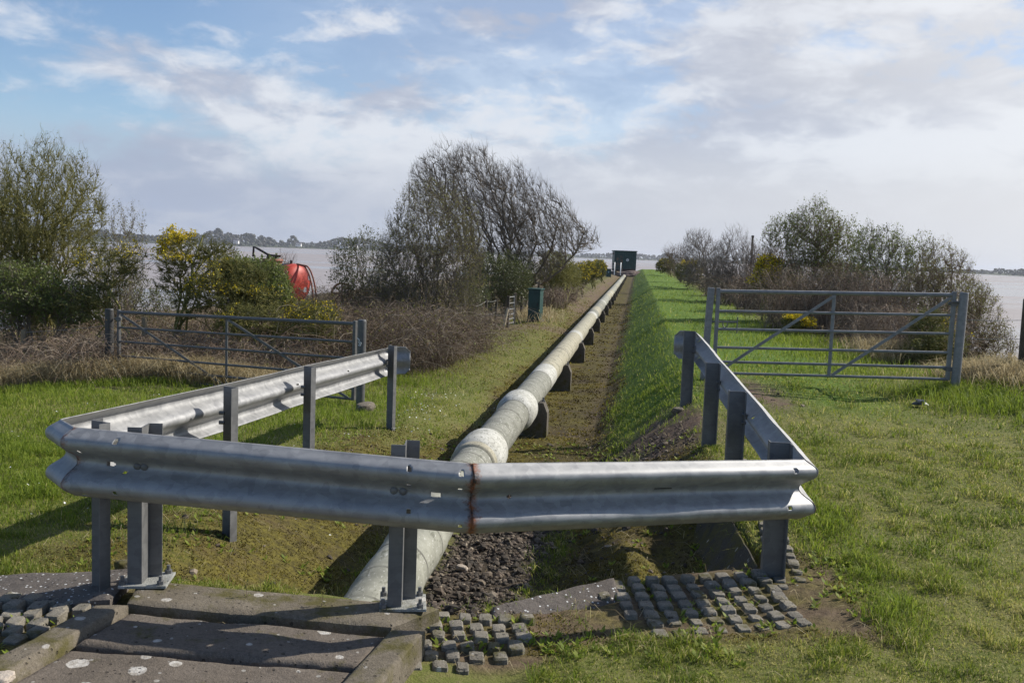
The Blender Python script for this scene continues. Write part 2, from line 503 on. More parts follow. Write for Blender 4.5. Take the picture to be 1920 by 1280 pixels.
# ------------------------------------------------------------------ crash barrier
A = P(149, 800, 4.29); B = P(884, 867, 4.15); C = P(1500, 860, 4.95)
EL = P(735, 653, 10.5); ER = P(1297, 624, 10.15)
EL[:2] = [A[0] + .0945 * 6.35, A[1] + 6.35]; EL[2] = EL[2] - .01
ER[:2] = [C[0] + .077 * 5.3, C[1] + 5.3]


A2 = A + np.array([-.13, .16, .0])


def wprofile(n=61):
    z = np.linspace(-.155, .155, n)
    za = np.abs(z) * 1000
    f = np.interp(za, [0, 14, 28, 62, 74, 86, 97, 108, 120, 148, 155], [0, 3, 14, 66, 77, 82, 83.5, 81.5, 74, 28, 17]) / 1000
    k = np.array([1, 2, 3, 2, 1.]) / 9
    return z, np.convolve(np.pad(f, 2, 'edge'), k, 'valid')


def beam(p0, p1, m0, m1, holes, name, parent, ds, rust=(0, 0), slots=()):
    """outward side is to the right of p0 -> p1"""
    p0 = np.asarray(p0); p1 = np.asarray(p1)
    d = (p1 - p0)[:2]; L = np.linalg.norm(d); d /= L
    o = np.array([d[1], -d[0]])
    z, f = wprofile()
    S = np.linspace(0, L, int(L / ds))
    g = Geo()
    s2, z2 = np.meshgrid(S, z, indexing='ij'); f2 = np.broadcast_to(f, s2.shape)
    se = s2 + np.where(s2 < L / 2, -m0 * f2 * (1 - s2 / (L / 2)), m1 * f2 * (s2 / (L / 2) - 1))
    wob = (fbm(s2 * 1.2 + p0[0] * 7, z2 * 0 + 3, 2) - .5) * .012
    dent = (fbm(s2 * 5 + 11, z2 * 9, 3) - .5) * .006
    fo = f2 + wob + dent
    X = p0[0] + d[0] * se + o[0] * fo
    Y = p0[1] + d[1] * se + o[1] * fo
    Z = p0[2] + (p1[2] - p0[2]) * (s2 / L) - .155 + z2 + wob * .5
    r = np.zeros_like(s2)
    if rust[0]: r = np.maximum(r, rust[0] * np.exp(-(s2 + 0 * z2) / .05))
    if rust[1]: r = np.maximum(r, rust[1] * np.exp(-(L - s2) / .05))
    for hs, hz, a, b in slots: r = np.where((np.abs(s2 - hs) < a) & (np.abs(z2 - hz) < b), 1.6, r)
    nS, nZ = s2.shape
    idx = np.arange(nS * nZ).reshape(nS, nZ)
    q = np.stack([idx[:-1, :-1], idx[1:, :-1], idx[1:, 1:], idx[:-1, 1:]], -1)
    cs = (s2[:-1, :-1] + s2[1:, 1:]) / 2; cz = (z2[:-1, :-1] + z2[1:, 1:]) / 2
    keep = np.ones(cs.shape, bool)
    for hs, hz, a, b in holes:
        keep &= ((np.abs(cs - hs) / a) ** 4 + (np.abs(cz - hz) / b) ** 4) > 1
    g.add(np.stack([X, Y, Z], -1).reshape(-1, 3), q[keep], r.ravel())
    ob = g.build(name, GALV, parent, angle=0)
    sm = ob.modifiers.new('sheet', 'SOLIDIFY'); sm.thickness = .0035; sm.offset = 1
    return ob, (p0, d, o, L, p1)


def bpt(info, s, z, out):
    p0, d, o, L, p1 = info
    q = np.array([p0[0] + d[0] * s + o[0] * out, p0[1] + d[1] * s + o[1] * out, p0[2] + (p1[2] - p0[2]) * s / L - .155 + z])
    return q, np.array([o[0], o[1], 0])


def bolt(info, s, z, parent, out=.006, r=.017, name='bolt'):
    q, n = bpt(info, s, z, out)
    g = Geo()
    for a, b, ra, rb in ((0, .004, r, r), (.004, .009, r, r * .7), (.009, .012, r * .7, r * .3)):
        g.cyl(q + n * a, q + n * b, ra, 14, rb)
    g.build(name, GALVD, parent)


def zpost(base, top, ang, parent, plate=None, w=.11, fl=.06, flip=1, t=.006, mat=None, ground=True):
    """Z section post: web across ang, a flange at each end"""
    c, s = math.cos(ang), math.sin(ang)
    sec = np.array([[-w / 2, -fl], [-w / 2 + t, -fl], [-w / 2 + t, -t / 2], [w / 2, -t / 2], [w / 2, fl], [w / 2 - t, fl], [w / 2 - t, t / 2], [-w / 2, t / 2]])
    sec[:, 1] *= flip
    n = 8
    Rz = np.array([[c, -s], [s, c]])
    xy = sec @ Rz.T
    v = np.concatenate([np.c_[xy + base[:2], np.full(n, base[2])], np.c_[xy + top[:2], np.full(n, top[2])]])
    i = np.arange(n); j = (i + 1) % n
    side = np.stack([i, j, j + n, i + n], 1)
    if flip < 0: side = side[:, ::-1]
    caps = np.array([[0, 1, 2, 7], [2, 3, 6, 7], [3, 4, 5, 6]])
    g = Geo(); g.add(v, [side, caps[:, ::-1] if flip > 0 else caps, (caps + n) if flip > 0 else (caps + n)[:, ::-1]])
    po = g.build('post', mat or GALVD, parent, smooth=False)
    return po


bar = empty('crash_barrier', (0, 5, 0), 'galvanised steel crash barrier bent round the end of the pipeline on short posts', 'crash barrier')
angL = math.atan2(A[1] - EL[1], A[0] - EL[0])


def turn(pa, pb, pc):
    a = math.atan2(pb[1] - pa[1], pb[0] - pa[0]); b = math.atan2(pc[1] - pb[1], pc[0] - pb[0])
    return math.tan(((b - a + math.pi) % (2 * math.pi) - math.pi) / 2)


mA2, mA, mB, mC = turn(EL, A2, A), turn(A2, A, B), turn(A, B, C), turn(B, C, ER)
LA = np.linalg.norm((B - A)[:2]); LC = np.linalg.norm((C - B)[:2])


def hx(px, a, b, L):
    # photo column -> distance along a straight beam (a real length along it)
    for s in np.linspace(0, L, 600):
        q = a + (b - a) * s / L
        r = CMn.T @ (q - np.array([0, 0, CAMZ]))
        if 960 + F * r[0] / -r[2] >= px: return s
    return L


holesA = []
for px in (240, 768, 862):
    s = hx(px, A, B, LA)
    holesA += [(s, .118, .009, .009), (s, -.03 if px == 240 else .045, .009, .006), (s, -.112 if px != 768 else -.07, .009, .009)]
holesA += [(hx(209, A, B, LA), .0, .02, .011), (hx(818, A, B, LA), .0, .022, .012), (.06, .06, .008, .006), (.06, -.14, .01, .005)]
bl, _ = beam(EL, A2, 0, mA2, [(6.0, 0, .03, .008), (1.6, .02, .03, .006), (2.6, .02, .01, .01), (3.0, .02, .03, .006)], 'beam', bar, .02, (0, .3))
beam(A2, A, mA2, mA, [(.08, .03, .007, .006)], 'beam', bar, .006, (.15, .6))
fl, iA = beam(A, B, mA, mB, holesA, 'beam', bar, .006, (.62, .8))
holesC = [(hx(956, B, C, LC), .0, .014, .008), (hx(1462, B, C, LC), .11, .011, .011), (hx(1455, B, C, LC), -.085, .012, .01)]
fr, iC = beam(B, C, mB, mC, holesC, 'beam', bar, .006, (.85, .15))
DARK = MT('slot_shade').pbr((.012, .011, .01), .9)  # near-black plate on the beam, painting the dark of an open slot
q_, n_ = bpt(iC, hx(1243, B, C, LC), .02, .0095)
g = Geo(); g.box(q_, (.1, .004, .006), np.array([[iC[1][0], iC[2][0], 0], [iC[1][1], iC[2][1], 0], [(C[2] - B[2]) / LC, 0, 1]])); g.build('slot', DARK, fr, smooth=False)
br, iR = beam(C, ER, mC, 0, [(1.6, .03, .02, .01), (3.6, .03, .02, .01)], 'beam', bar, .02, (.5, 0))
for s in (hx(258, A, B, LA), hx(272, A, B, LA), hx(740, A, B, LA), hx(758, A, B, LA)):
    bolt(iA, s, 0, fl)


def fishtail(p, d, o, parent, bend):
    """flared flat terminal that curls inwards"""
    n = 26
    S = np.linspace(0, .3, n); z, f = wprofile(31)
    ang = bend * ss(.0, .24, S)
    ds = S[1] - S[0]
    cx = np.concatenate([[0], np.cumsum(np.cos(ang[:-1]) * ds)]); cy = np.concatenate([[0], np.cumsum(-np.sin(ang[:-1]) * ds)])
    s2, z2 = np.meshgrid(S, z, indexing='ij')
    k = ss(0, .26, s2)
    f2 = np.broadcast_to(f, s2.shape) * (1 - k * .75)
    cut = ss(.23, .3, s2) * .055
    zz = np.clip(z2, -.157 + cut, .157 - cut)
    al = cx[:, None] + np.sin(ang)[:, None] * f2; ou = cy[:, None] + np.cos(ang)[:, None] * f2
    v = np.stack([p[0] + d[0] * al + o[0] * ou, p[1] + d[1] * al + o[1] * ou, p[2] - .155 + zz], -1).reshape(-1, 3)
    idx = np.arange(s2.size).reshape(s2.shape)
    g = Geo(); g.add(v, np.stack([idx[:-1, :-1], idx[1:, :-1], idx[1:, 1:], idx[:-1, 1:]], -1).reshape(-1, 4), 0.)
    ob = g.build('end_terminal', GALV, parent, angle=0)
    ob.modifiers.new('sheet', 'SOLIDIFY').thickness = .004


dl = (EL - A2)[:2]; dl /= np.linalg.norm(dl)
fishtail(EL, dl, np.array([-dl[1], dl[0]]), bl, 1.25)
dr = (ER - C)[:2]; dr /= np.linalg.norm(dr)
fishtail(ER, dr, np.array([dr[1], -dr[0]]), br, 1.3)

# posts along the two sides: (distance, top row, on which side)
POSTS = []
for d, ptop, px in ((4.36, 789, 172), (5.9, 725, 432), (7.5, 687, 583), (10.45, 648, 738)):
    xb = A[0] + .0945 * (d - A[1]) + .06
    top = P(px, ptop, d)[2]; POSTS.append((xb, d, top, -.42, -1))
for d, ptop, px in ((5.17, 829, 1460), (6.72, 733, 1375), (8.08, 680, 1330), (10.05, 620, 1287)):
    xb = C[0] + .077 * (d - C[1]) - .06
    top = P(px, ptop, d)[2]; POSTS.append((xb, d, top, -.077, -1))
for i, (x, y, zt, an, fp) in enumerate(POSTS):
    zg = float(height(x, y)) - .3
    po_ = zpost(np.array([x, y, zg]), np.array([x, y, zt]), an, bar, flip=fp, w=.112, mat=GALVD)
    info = (A, -dl * -1, None, None, None)
    side = -1 if i < 4 else 1
    bz = zt - .19
    for dz in (-.03, .03):
        g = Geo(); g.cyl([x + side * .062, y - .03, bz + dz], [x + side * .03, y - .03, bz + dz], .012, 8)
        g.build('bolt', GALVD, po_)

# ------------------------------------------------------------------ concrete work
def slab(cs, thick, mat, name, nx=40, ny=24, rnd=.012, amp=.006, parent=None, seed=0, chip=.02):
    """slab with worn edges; cs = four top corners in order"""
    c = [np.asarray(q, float) for q in cs]
    u = np.linspace(0, 1, nx); w = np.linspace(0, 1, ny)
    U, W = np.meshgrid(u, w, indexing='ij')
    T = ((1 - U) * (1 - W))[..., None] * c[0] + (U * (1 - W))[..., None] * c[1] + (U * W)[..., None] * c[2] + ((1 - U) * W)[..., None] * c[3]
    Lx = np.linalg.norm(c[1] - c[0]); Ly = np.linalg.norm(c[3] - c[0])
    ed = np.minimum(np.minimum(U, 1 - U) * Lx, np.minimum(W, 1 - W) * Ly)
    ch = fbm(T[..., 0] * 9 + seed, T[..., 1] * 9, 3)
    T[..., 2] -= (1 - ss(0, rnd + chip * np.clip(ch - .45, 0, 1), ed)) * (rnd * .8 + chip * np.clip(ch - .5, 0, 1))
    T[..., 2] += (fbm(T[..., 0] * 6 + seed, T[..., 1] * 6, 4) - .5) * amp * 2
    # ragged outline
    cen = T.mean((0, 1))
    edge = (ed < 1e-6)
    jag = (fbm(T[..., 0] * 14 + 5 + seed, T[..., 1] * 14, 3) - .5) * chip * 1.2
    dirn = T - cen; dirn[..., 2] = 0; dirn /= np.linalg.norm(dirn, axis=2, keepdims=True) + 1e-6
    T += dirn * (jag * edge)[..., None]
    idx = np.arange(nx * ny).reshape(nx, ny)
    q = np.stack([idx[:-1, :-1], idx[1:, :-1], idx[1:, 1:], idx[:-1, 1:]], -1).reshape(-1, 4)
    ring = np.concatenate([idx[:, 0], idx[-1, 1:], idx[-2::-1, -1], idx[0, -2:0:-1]])
    tv = T.reshape(-1, 3); lo = tv[ring] - [0, 0, thick]
    n = len(ring); i = np.arange(n); j = (i + 1) % n
    g = Geo(); g.add(np.concatenate([tv, lo]), [q, np.stack([ring[j], ring[i], i + len(tv), j + len(tv)], 1)])
    return g.build(name, mat, parent, angle=50)


def zt_(x): return .012 - .04 * (x + 1.0)     # the slabs tilt gently down to the right


def S_(px, py, dz=0.):
    q = PZ(px, py, 0.0)
    for _ in range(4): q = PZ(px, py, zt_(q[0]) + dz)
    return q


PLATE = m_concrete('weathered_steel_plate', (.26, .26, .24), (.4, .4, .37), .3, .35, 2)
for px, py, ptop, d, yaw in ((272, 1103, 797, 4.37, .06), (752, 1158, 829, 4.27, .05)):
    q_ = P(px, py, 4.37 if px < 500 else 4.33); b = np.array([q_[0], q_[1], zt_(q_[0]) + .014]); d = b[1]; t = P(px, ptop, d)
    zpost(np.array([b[0], b[1], b[2]]), np.array([b[0], b[1], t[2]]), math.pi / 2 + yaw, bar, flip=-1, w=.115, fl=.062)
    po = bar.children[-1]
    R = np.array(Matrix.Rotation(yaw + .06, 3, 'Z'))
    g = Geo(); g.box(b + [0.005, .015, .004], (.215, .2, .014), R)
    pl = g.build('base_plate', PLATE, po, smooth=False, bevel=.003)
    for sx in (-1, 1):
        for sy in (-1, 1):
            q = b + R @ np.array([sx * .085, .015 + sy * .078, .011])
            g = Geo(); g.cyl(q, q + [0, 0, .017], .017, 6); g.cyl(q + [0, 0, .017], q + [0, 0, .04], .009, 10)
            g.build('anchor_bolt', GALVD, pl, smooth=False)


# sill across the end of the duct, two kerbs, cover slabs
tag(slab([S_(238, 1128, .01), S_(735, 1172, .01), S_(822, 1136, .01), S_(262, 1084, .01)], .35, CONCK, 'concrete_sill', 60, 14, seed=1), 'mossy concrete sill across the duct end, under both bolted base plates', 'sill')
k0, k1 = S_(250, 1118, .028), S_(178, 1118, .028)
dirk = np.array([.225, 1, 0]); dirk /= np.linalg.norm(dirk)
a0 = S_(240, 1130, .026); b0 = S_(178, 1130, .026)
tag(slab([b0 - dirk * 1.6, a0 - dirk * 1.6, a0, b0], .3, CONCK, 'concrete_kerb', 14, 60, seed=2), 'left concrete kerb of the covered duct, half in shade beside the knobbly paving', 'kerb')
a1 = S_(735, 1174, .024); b1 = S_(812, 1160, .024); b1 = a1 + np.array([.145, -.02, 0])
tag(slab([a1 - dirk * 1.6, b1 - dirk * 1.6, b1, a1], .3, CONCK, 'concrete_kerb', 14, 60, seed=3), 'right concrete kerb of the covered duct, with a pinkish broken edge', 'kerb')
ga = a0 + np.array([.012, -.015, -.03]); gb = a1 + np.array([-.012, -.02, -.03])
c1 = slab([ga - dirk * .36, gb - dirk * .33, gb, ga], .1, CONC, 'cover_slab', 70, 26, .02, .008, seed=4)
tag(c1, 'far concrete cover slab with pale lichen patches, next to the sill', 'cover slab')
c2 = slab([ga - dirk * 1.5 - [0, 0, .012], gb - dirk * 1.5 - [0, 0, .012], gb - dirk * .352 - [0, 0, .012], ga - dirk * .385 - [0, 0, .012]], .1, CONC, 'cover_slab', 70, 60, .02, .008, seed=5)
tag(c2, 'near concrete cover slab cut off by the bottom edge of the photo', 'cover slab')
g = Geo(); g.box([(ga[0] + gb[0]) / 2 - .15, 3.5, -.24], (2.0, 1.7, .1))
tag(g.build('duct_floor', CONCB), kind='structure')
# lichen spotted apron at the left, sloping apron and wing wall at the right
tag(slab([P(-60, 1135, 4.2), P(205, 1118, 4.22), P(262, 1062, 4.62), P(-70, 1080, 4.62)], .25, CONCS, 'concrete_apron', 50, 20, .02, .012, seed=6), 'grey concrete apron sprinkled with white lichen, behind the left knobbly paving', 'apron')
tag(slab([(-.06, 4.44, -.15), (.62, 4.84, -.14), (.6, 5.06, -.065), (-.05, 4.62, -.085)], .3, CONCS, 'concrete_apron', 50, 18, .02, .012, seed=7), 'sloping concrete apron edge running up to the right knobbly paving', 'apron')
tag(slab([(1.18, 5.44, -.42), (1.42, 5.24, -.03), (1.55, 7.0, .0), (1.24, 6.8, -.5)], .25, m_concrete('shade_darkened_concrete', (.045, .04, .034), (.085, .075, .058), .12, .55), 'wing_wall', 30, 30, .02, .02, seed=8), 'dark concrete wing wall leaning behind the right corner post of the barrier', 'wing wall')  # base colour darkened for the rails' shade; the moss streaks are its own


def studs(corner, ux, uy, nx, ny, px, py, name, label, keep=None, h=.07, w=.064, seed=0, lift0=.01, lift1=.04, stagger=True):
    """cast paving with staggered square studs on a thin base"""
    rng = np.random.default_rng(seed)
    g = Geo()
    for j in range(ny):
        for i in range(nx):
            s = (i + (.5 if j % 2 and stagger else .06 * j)) * px; t = j * py
            if keep and not keep(s, t): continue
            c = np.asarray(corner) + np.asarray(ux) * s + np.asarray(uy) * t
            c[2] = float(height(c[0], c[1], False)) - h + lift0 + lift1 * t
            c = c + rng.normal(0, .0025, 3) * [1, 1, 1.6]
            k = w * rng.uniform(.4, .5)
            yaw = math.atan2(ux[1], ux[0]) + rng.normal(0, .035)
            R = np.array(Matrix.Rotation(yaw, 3, 'Z')) @ np.array(Matrix.Rotation(rng.normal(0, .06), 3, 'X')) @ np.array(Matrix.Rotation(rng.normal(0, .06), 3, 'Y'))
            b = .008
            prof = [(-.1, k * 1.2), (h - b, k * 1.02), (h - b * .3, k * .95), (h, k * .82)]
            v = []
            for z, r in prof:
                q = r * .25
                v += [[r, -r + q, z], [r, r - q, z], [r - q, r, z], [-r + q, r, z], [-r, r - q, z], [-r, -r + q, z], [-r + q, -r, z], [r - q, -r, z]]
            v = np.array(v) * [1, 1.3, 1] + rng.normal(0, .0018, (32, 3))
            i8 = np.arange(8); j8 = (i8 + 1) % 8
            f = [np.stack([i8 + 8 * L_, j8 + 8 * L_, j8 + 8 * L_ + 8, i8 + 8 * L_ + 8], 1) for L_ in range(3)]
            f.append(np.arange(24, 32)[None])
            g.add(v @ R.T + c, f, rng.random())
    o = g.build(name, CONCP, smooth=True, angle=30)
    return tag(o, label, 'paving', 'knobbly concrete paving units')


def gz(x, y): return float(height(x, y, False))


cor = np.array([.56, 4.42, -.085])
studs(cor, np.array([1, .1, .0]), np.array([-.12, 1, .0]), 12, 7, .1, .112, 'cellular_paving', 'knobbly concrete paving in front of the right corner post of the barrier',
      lambda s, t: s < 1.0 and s > .02 + max(0, .3 - t) * .6, .062, .07, seed=1, stagger=False)
cor = np.array([-.36, 3.93, -.115])
studs(cor, np.array([1, .12, -.01]), np.array([.06, 1, .02]), 6, 6, .1, .102, 'cellular_paving', 'knobbly concrete paving between the right kerb and the gravel',
      lambda s, t: s + t * .05 < .5 and s < .3 + t, .062, .068, seed=2)
cor = np.array([-2.52, 3.86, .03])
studs(cor, np.array([1, -.02, -.02]), np.array([.03, 1, .03]), 9, 6, .1, .082, 'cellular_paving', 'knobbly concrete paving left of the duct, partly in shade',
      lambda s, t: s < .56 + t * .2, .065, .07, seed=3)
cor = np.array([1.5, 5.0, -.1])
studs(cor, np.array([1, -.1, .0]), np.array([.085, 1, .05]), 2, 20, .1, .12, 'cellular_paving', 'narrow strip of knobbly paving running back under the right side of the barrier', None, .05, seed=4, stagger=False)

# ------------------------------------------------------------------ pipeline
def m_pipe():
    m = MT('weathered_pipe_lagging'); c = m.coord(); u = m.attr('tint')
    # tint carries the distance along the pipe in tens of metres
    w = m.n('ShaderNodeTexWhiteNoise', {'W': m.math('FLOOR', m.math('MULTIPLY', u, 100 / 7.0))}, noise_dimensions='1D').outputs['Value']
    fr = m.math('FRACT', m.math('MULTIPLY', u, 100 / .37))
    n1 = m.noise(4, 6, .7, c); n2 = m.noise(45, 5, .7, m.mapv((1, .5, 1), vec=c)); n3 = m.noise(14, 4, .65, m.mapv((1.6, .5, 1.6), vec=c))
    col = m.mix(m.rng(n1, .35, .65), (.185, .185, .15), (.345, .342, .285))
    col = m.mix(m.rng(w, .55, .9, 0, .6), col, (.42, .37, .25))
    col = m.mix(m.rng(w, .35, .1, 0, .5), col, (.17, .165, .14))
    col = m.mix(m.rng(n3, .57, .63, 0, .75), col, (.13, .13, .095))
    col = m.mix(m.rng(n2, .58, .66, 0, .75), col, (.56, .55, .5))
    line = m.math('LESS_THAN', m.math('ABSOLUTE', m.math('SUBTRACT', fr, .5)), .03)
    col = m.mix(m.math('MULTIPLY', line, m.rng(n1, .4, .55, .15, .85)), col, (.08, .075, .062))
    hh = m.math('ADD', m.math('MULTIPLY', n2, .5), m.math('MULTIPLY', line, -.8))
    return m.pbr(col, .8, 0, m.bump(hh, .5, .004), .3)


def m_collar(name, c0, c1):
    m = MT(name); c = m.coord()
    n = m.noise(9, 6, .7, c); n2 = m.noise(60, 4, .7, m.mapv((1, .35, 1), vec=c))
    col = m.mix(m.rng(n, .35, .7), c0, c1)
    col = m.mix(m.rng(n2, .54, .64, 0, .8), col, (.13, .125, .1))
    return m.pbr(col, .75, 0, m.bump(n2, .4, .004), .3)


PIPEM = m_pipe(); COLW = m_collar('white_pipe_sleeve', (.36, .35, .3), (.6, .59, .54)); COLC = m_collar('cream_pipe_band', (.3, .275, .2), (.42, .385, .29))
pdir = np.array([PA, 1, -.002]); pdir /= np.linalg.norm(pdir)


def pp(y): return np.array([pipe_x(y), y, pipe_z(y)])


pipe = empty('pipeline', pp(5), 'long pale weathered pipeline running from the barrier to the green cabin', 'pipeline')
g = Geo(); PR = .172
ys = axis([(3.95, 14, .03), (14, 40, .12), (40, 98, .5)])
K = 40
th = np.arange(K) / K * 2 * math.pi
sidev = np.cross(pdir, [0, 0, 1]); sidev /= np.linalg.norm(sidev); upv = np.cross(sidev, pdir)
cen = np.stack([pipe_x(ys), ys, pipe_z(ys)], -1)
rr = PR + (fbm(ys * 2.2, ys * 0 + 2, 3) - .5) * .006 + .003 * np.sign(np.sin(ys * 2 * math.pi / .7)) * (ys < 60)
v = cen[:, None, :] + rr[:, None, None] * (np.cos(th)[None, :, None] * sidev + np.sin(th)[None, :, None] * upv)
idx = np.arange(len(ys) * K).reshape(len(ys), K)
q = np.stack([idx[:-1], np.roll(idx[:-1], -1, 1), np.roll(idx[1:], -1, 1), idx[1:]], -1).reshape(-1, 4)
g.add(v.reshape(-1, 3), q, np.repeat(ys / 100, K))
g.build('pipe', PIPEM, pipe, angle=0)


def ring(y0, y1, r, mat, name, edge=.02):
    g = Geo(); n = 14
    t = np.linspace(0, 1, n); L = (y1 - y0)
    prof = PR + (r - PR) * np.clip(np.minimum(t, 1 - t) * L / edge, 0, 1) ** .6
    yy = y0 + t * L
    c = np.stack([pipe_x(yy), yy, pipe_z(yy)], -1)
    v = c[:, None, :] + prof[:, None, None] * (np.cos(th)[None, :, None] * sidev + np.sin(th)[None, :, None] * upv)
    idx = np.arange(n * K).reshape(n, K)
    g.add(v.reshape(-1, 3), np.stack([idx[:-1], np.roll(idx[:-1], -1, 1), np.roll(idx[1:], -1, 1), idx[1:]], -1).reshape(-1, 4))
    return g.build(name, mat, pipe, angle=40)


tag(ring(7.9, 8.55, .215, COLW, 'pipe_collar', .12), 'wide white collar nearest the barrier')
ring(7.78, 7.93, .196, COLC, 'pipe_band')
tag(ring(10.45, 11.1, .218, COLW, 'pipe_collar', .12), 'second white collar beside the first support')
for y0, L, mt in ((13.2, .95, COLW), (20.3, .55, COLW), (19.1, 1.0, COLC), (27.6, .8, COLW), (29.5, 2.2, COLC), (36, .5, COLW), (46, .6, COLW), (58, .8, COLC), (70, .8, COLW), (16.6, .12, COLC), (24.0, .14, COLC), (33.2, .2, COLC), (41, .2, COLC)):
    ring(y0, y0 + L, PR + .0065, mt, 'pipe_band')

sup_labels = ['dark concrete support block nearest the barrier, beside the second white collar', 'second concrete pipe support from the barrier, beyond the white collars',
              'third concrete pipe support from the barrier along the pipe', 'fourth concrete pipe support from the barrier along the pipe', 'fifth concrete pipe support from the barrier, level with the kiosk']


def support(y):
    c = pp(y); gzv = gz(c[0], c[1]) - .12
    W_, D_ = .6, .24
    top = c[2] + .03
    # outline with chamfered shoulders and a saddle for the pipe
    xs = [(-.2, gzv), (-.2, top - .12), (-.195, top - .01), (-PR - .008, top)]
    for a in np.linspace(math.pi, 2 * math.pi, 11): xs.append((math.cos(a) * (PR - .004), c[2] + math.sin(a) * (PR - .004)))
    xs += [(PR + .03, top), (W_ / 2 - .05, top), (W_ / 2, top - .12), (W_ / 2, gzv)]
    xs = np.array(xs); n = len(xs)
    e = .09
    def at(s): return np.stack([c[0] + sidev[0] * xs[:, 0] + pdir[0] * s, c[1] + sidev[1] * xs[:, 0] + pdir[1] * s, xs[:, 1]], -1)
    g = Geo(); i = np.arange(n); j = (i + 1) % n
    v = np.concatenate([at(-D_ / 2), at(D_ / 2)])
    half = list(range(n))
    left = [0, 1, 2, 3, 4, 5, 6, 7, 8, 9]; right = [9, 10, 11, 12, 13, 14, 15, 16, 17, 18]
    bm_ = np.array([[c[0], c[1], gzv]])
    v = np.concatenate([v, bm_ - pdir * D_ / 2 * [1, 1, 0], bm_ + pdir * D_ / 2 * [1, 1, 0]])
    fan0 = np.array([[2 * n, i_ + 1, i_] for i_ in range(n - 1)]); fan1 = np.array([[2 * n + 1, i_ + n, i_ + 1 + n] for i_ in range(n - 1)])
    g.add(v, [np.stack([i, j, j + n, i + n], 1), fan0, fan1])
    return g, c, top


for k in range(22):
    y = 11.35 + 4.05 * k
    if y > 97: break
    g, c, top = support(y)
    e = empty('pipe_support', [c[0], c[1], gz(c[0], c[1])], sup_labels[k] if k < 5 else 'small concrete support in the far row under the pipe, beyond the fifth block', 'pipe support', 'concrete supports under the pipeline')
    g.build('block', CONCB, e, smooth=False)
    if k < 8:
        for sx in (1,):
            g = Geo(); q = c + sidev * sx * (PR + .065); q[2] = top
            g.cyl(q - [0, 0, .01], q + [0, 0, .02], .022, 6); g.cyl(q + [0, 0, .02], q + [0, 0, .05], .011, 8)
            g.build('nut', GALVD, e, smooth=False)

# ------------------------------------------------------------------ gates
def gate(p0, p1, ztop0, ztop1, label, mat, flip, latch, hang):
    """six-bar tubular field gate from p0 to p1 (xy), diagonals lean one way"""
    p0 = np.array([*p0, ztop0]); p1 = np.array([*p1, ztop1])
    e = empty('field_gate', [p0[0], p0[1], ztop0 - 1.05], label, 'gate')
    fr = np.array([0, .24, .46, .685, .86, 1.0]) * .97
    dn = np.array([0, 0, -1.])
    for i, k in enumerate(fr):
        g = Geo(); r = .024 if i == 0 else .0165
        g.cyl(p0 + dn * k, p1 + dn * k, r, 12); g.build('rail', mat, e)
    for t in (0, .5, 1):
        q = p0 + (p1 - p0) * t
        g = Geo()
        if t == .5: g.box(q + dn * .485, (.04, .016, .97), np.array(Matrix.Rotation(math.atan2(p1[1] - p0[1], p1[0] - p0[0]), 3, 'Z')))
        else: g.box(q + dn * .47, (.045, .045, 1.02), np.array(Matrix.Rotation(math.atan2(p1[1] - p0[1], p1[0] - p0[0]), 3, 'Z')))
        g.build('stile', mat, e, smooth=False, bevel=.004)
    for a, b in ((0.015, .5), (.51, .985)):
        ta, tb = (a, b) if not flip else (b, a)
        qa = p0 + (p1 - p0) * ta + dn * .03; qb = p0 + (p1 - p0) * tb + dn * .96
        g = Geo(); n = (qb - qa); L = np.linalg.norm(n); n /= L
        s = np.cross(n, [0, 0, 1]); s /= np.linalg.norm(s); u = np.cross(s, n)
        R = np.stack([n, s, u], 1)
        g.box((qa + qb) / 2 - s * .02 * (1 if s[1] > 0 else -1), (L, .01, .034), R); g.build('brace', mat, e, smooth=False)
    d = (p1 - p0) / np.linalg.norm(p1 - p0)
    h = p0 if hang == 0 else p1; sg = -1 if hang == 0 else 1
    for k in (.1, .85):
        g = Geo(); g.cyl(h + dn * k - d * sg * .06, h + dn * k + d * sg * .1, .014, 8); g.box(h + dn * k, (.07, .06, .05)); g.build('hinge', GALVD, e, smooth=False)
    if latch:
        l = p1 if hang == 0 else p0
        g = Geo(); q = l + dn * .36
        g.cyl(q + d * sg * .24, q - d * sg * .08, .009, 8)
        g.cyl(q + d * sg * .24 + [0, 0, .06], q + d * sg * .24 - [0, 0, .13], .007, 8)
        a = np.linspace(0, math.pi, 9)
        g.path(q + np.outer(np.cos(a), d * .03) + np.outer(-np.sin(a), [0, 0, .07]) + d * sg * .1, .006, 6)
        g.build('latch', GALVD, e)
    return e


def round_post(px, ptop, d, r, hgt, label, mat, lean=0., cap=True):
    t = P(px, ptop, d)
    e = empty('gate_post', [t[0], t[1], t[2] - hgt], label, 'gate post')
    b = t - [lean * hgt, 0, hgt]
    g = Geo(); g.cyl(b, t, r, 20); g.build('post', mat, e)
    g = Geo(); g.cyl(t - [0, 0, .01], t + [0, 0, .012], r * 1.03, 20, r * .9); g.build('cap', mat, e)
    return t, e


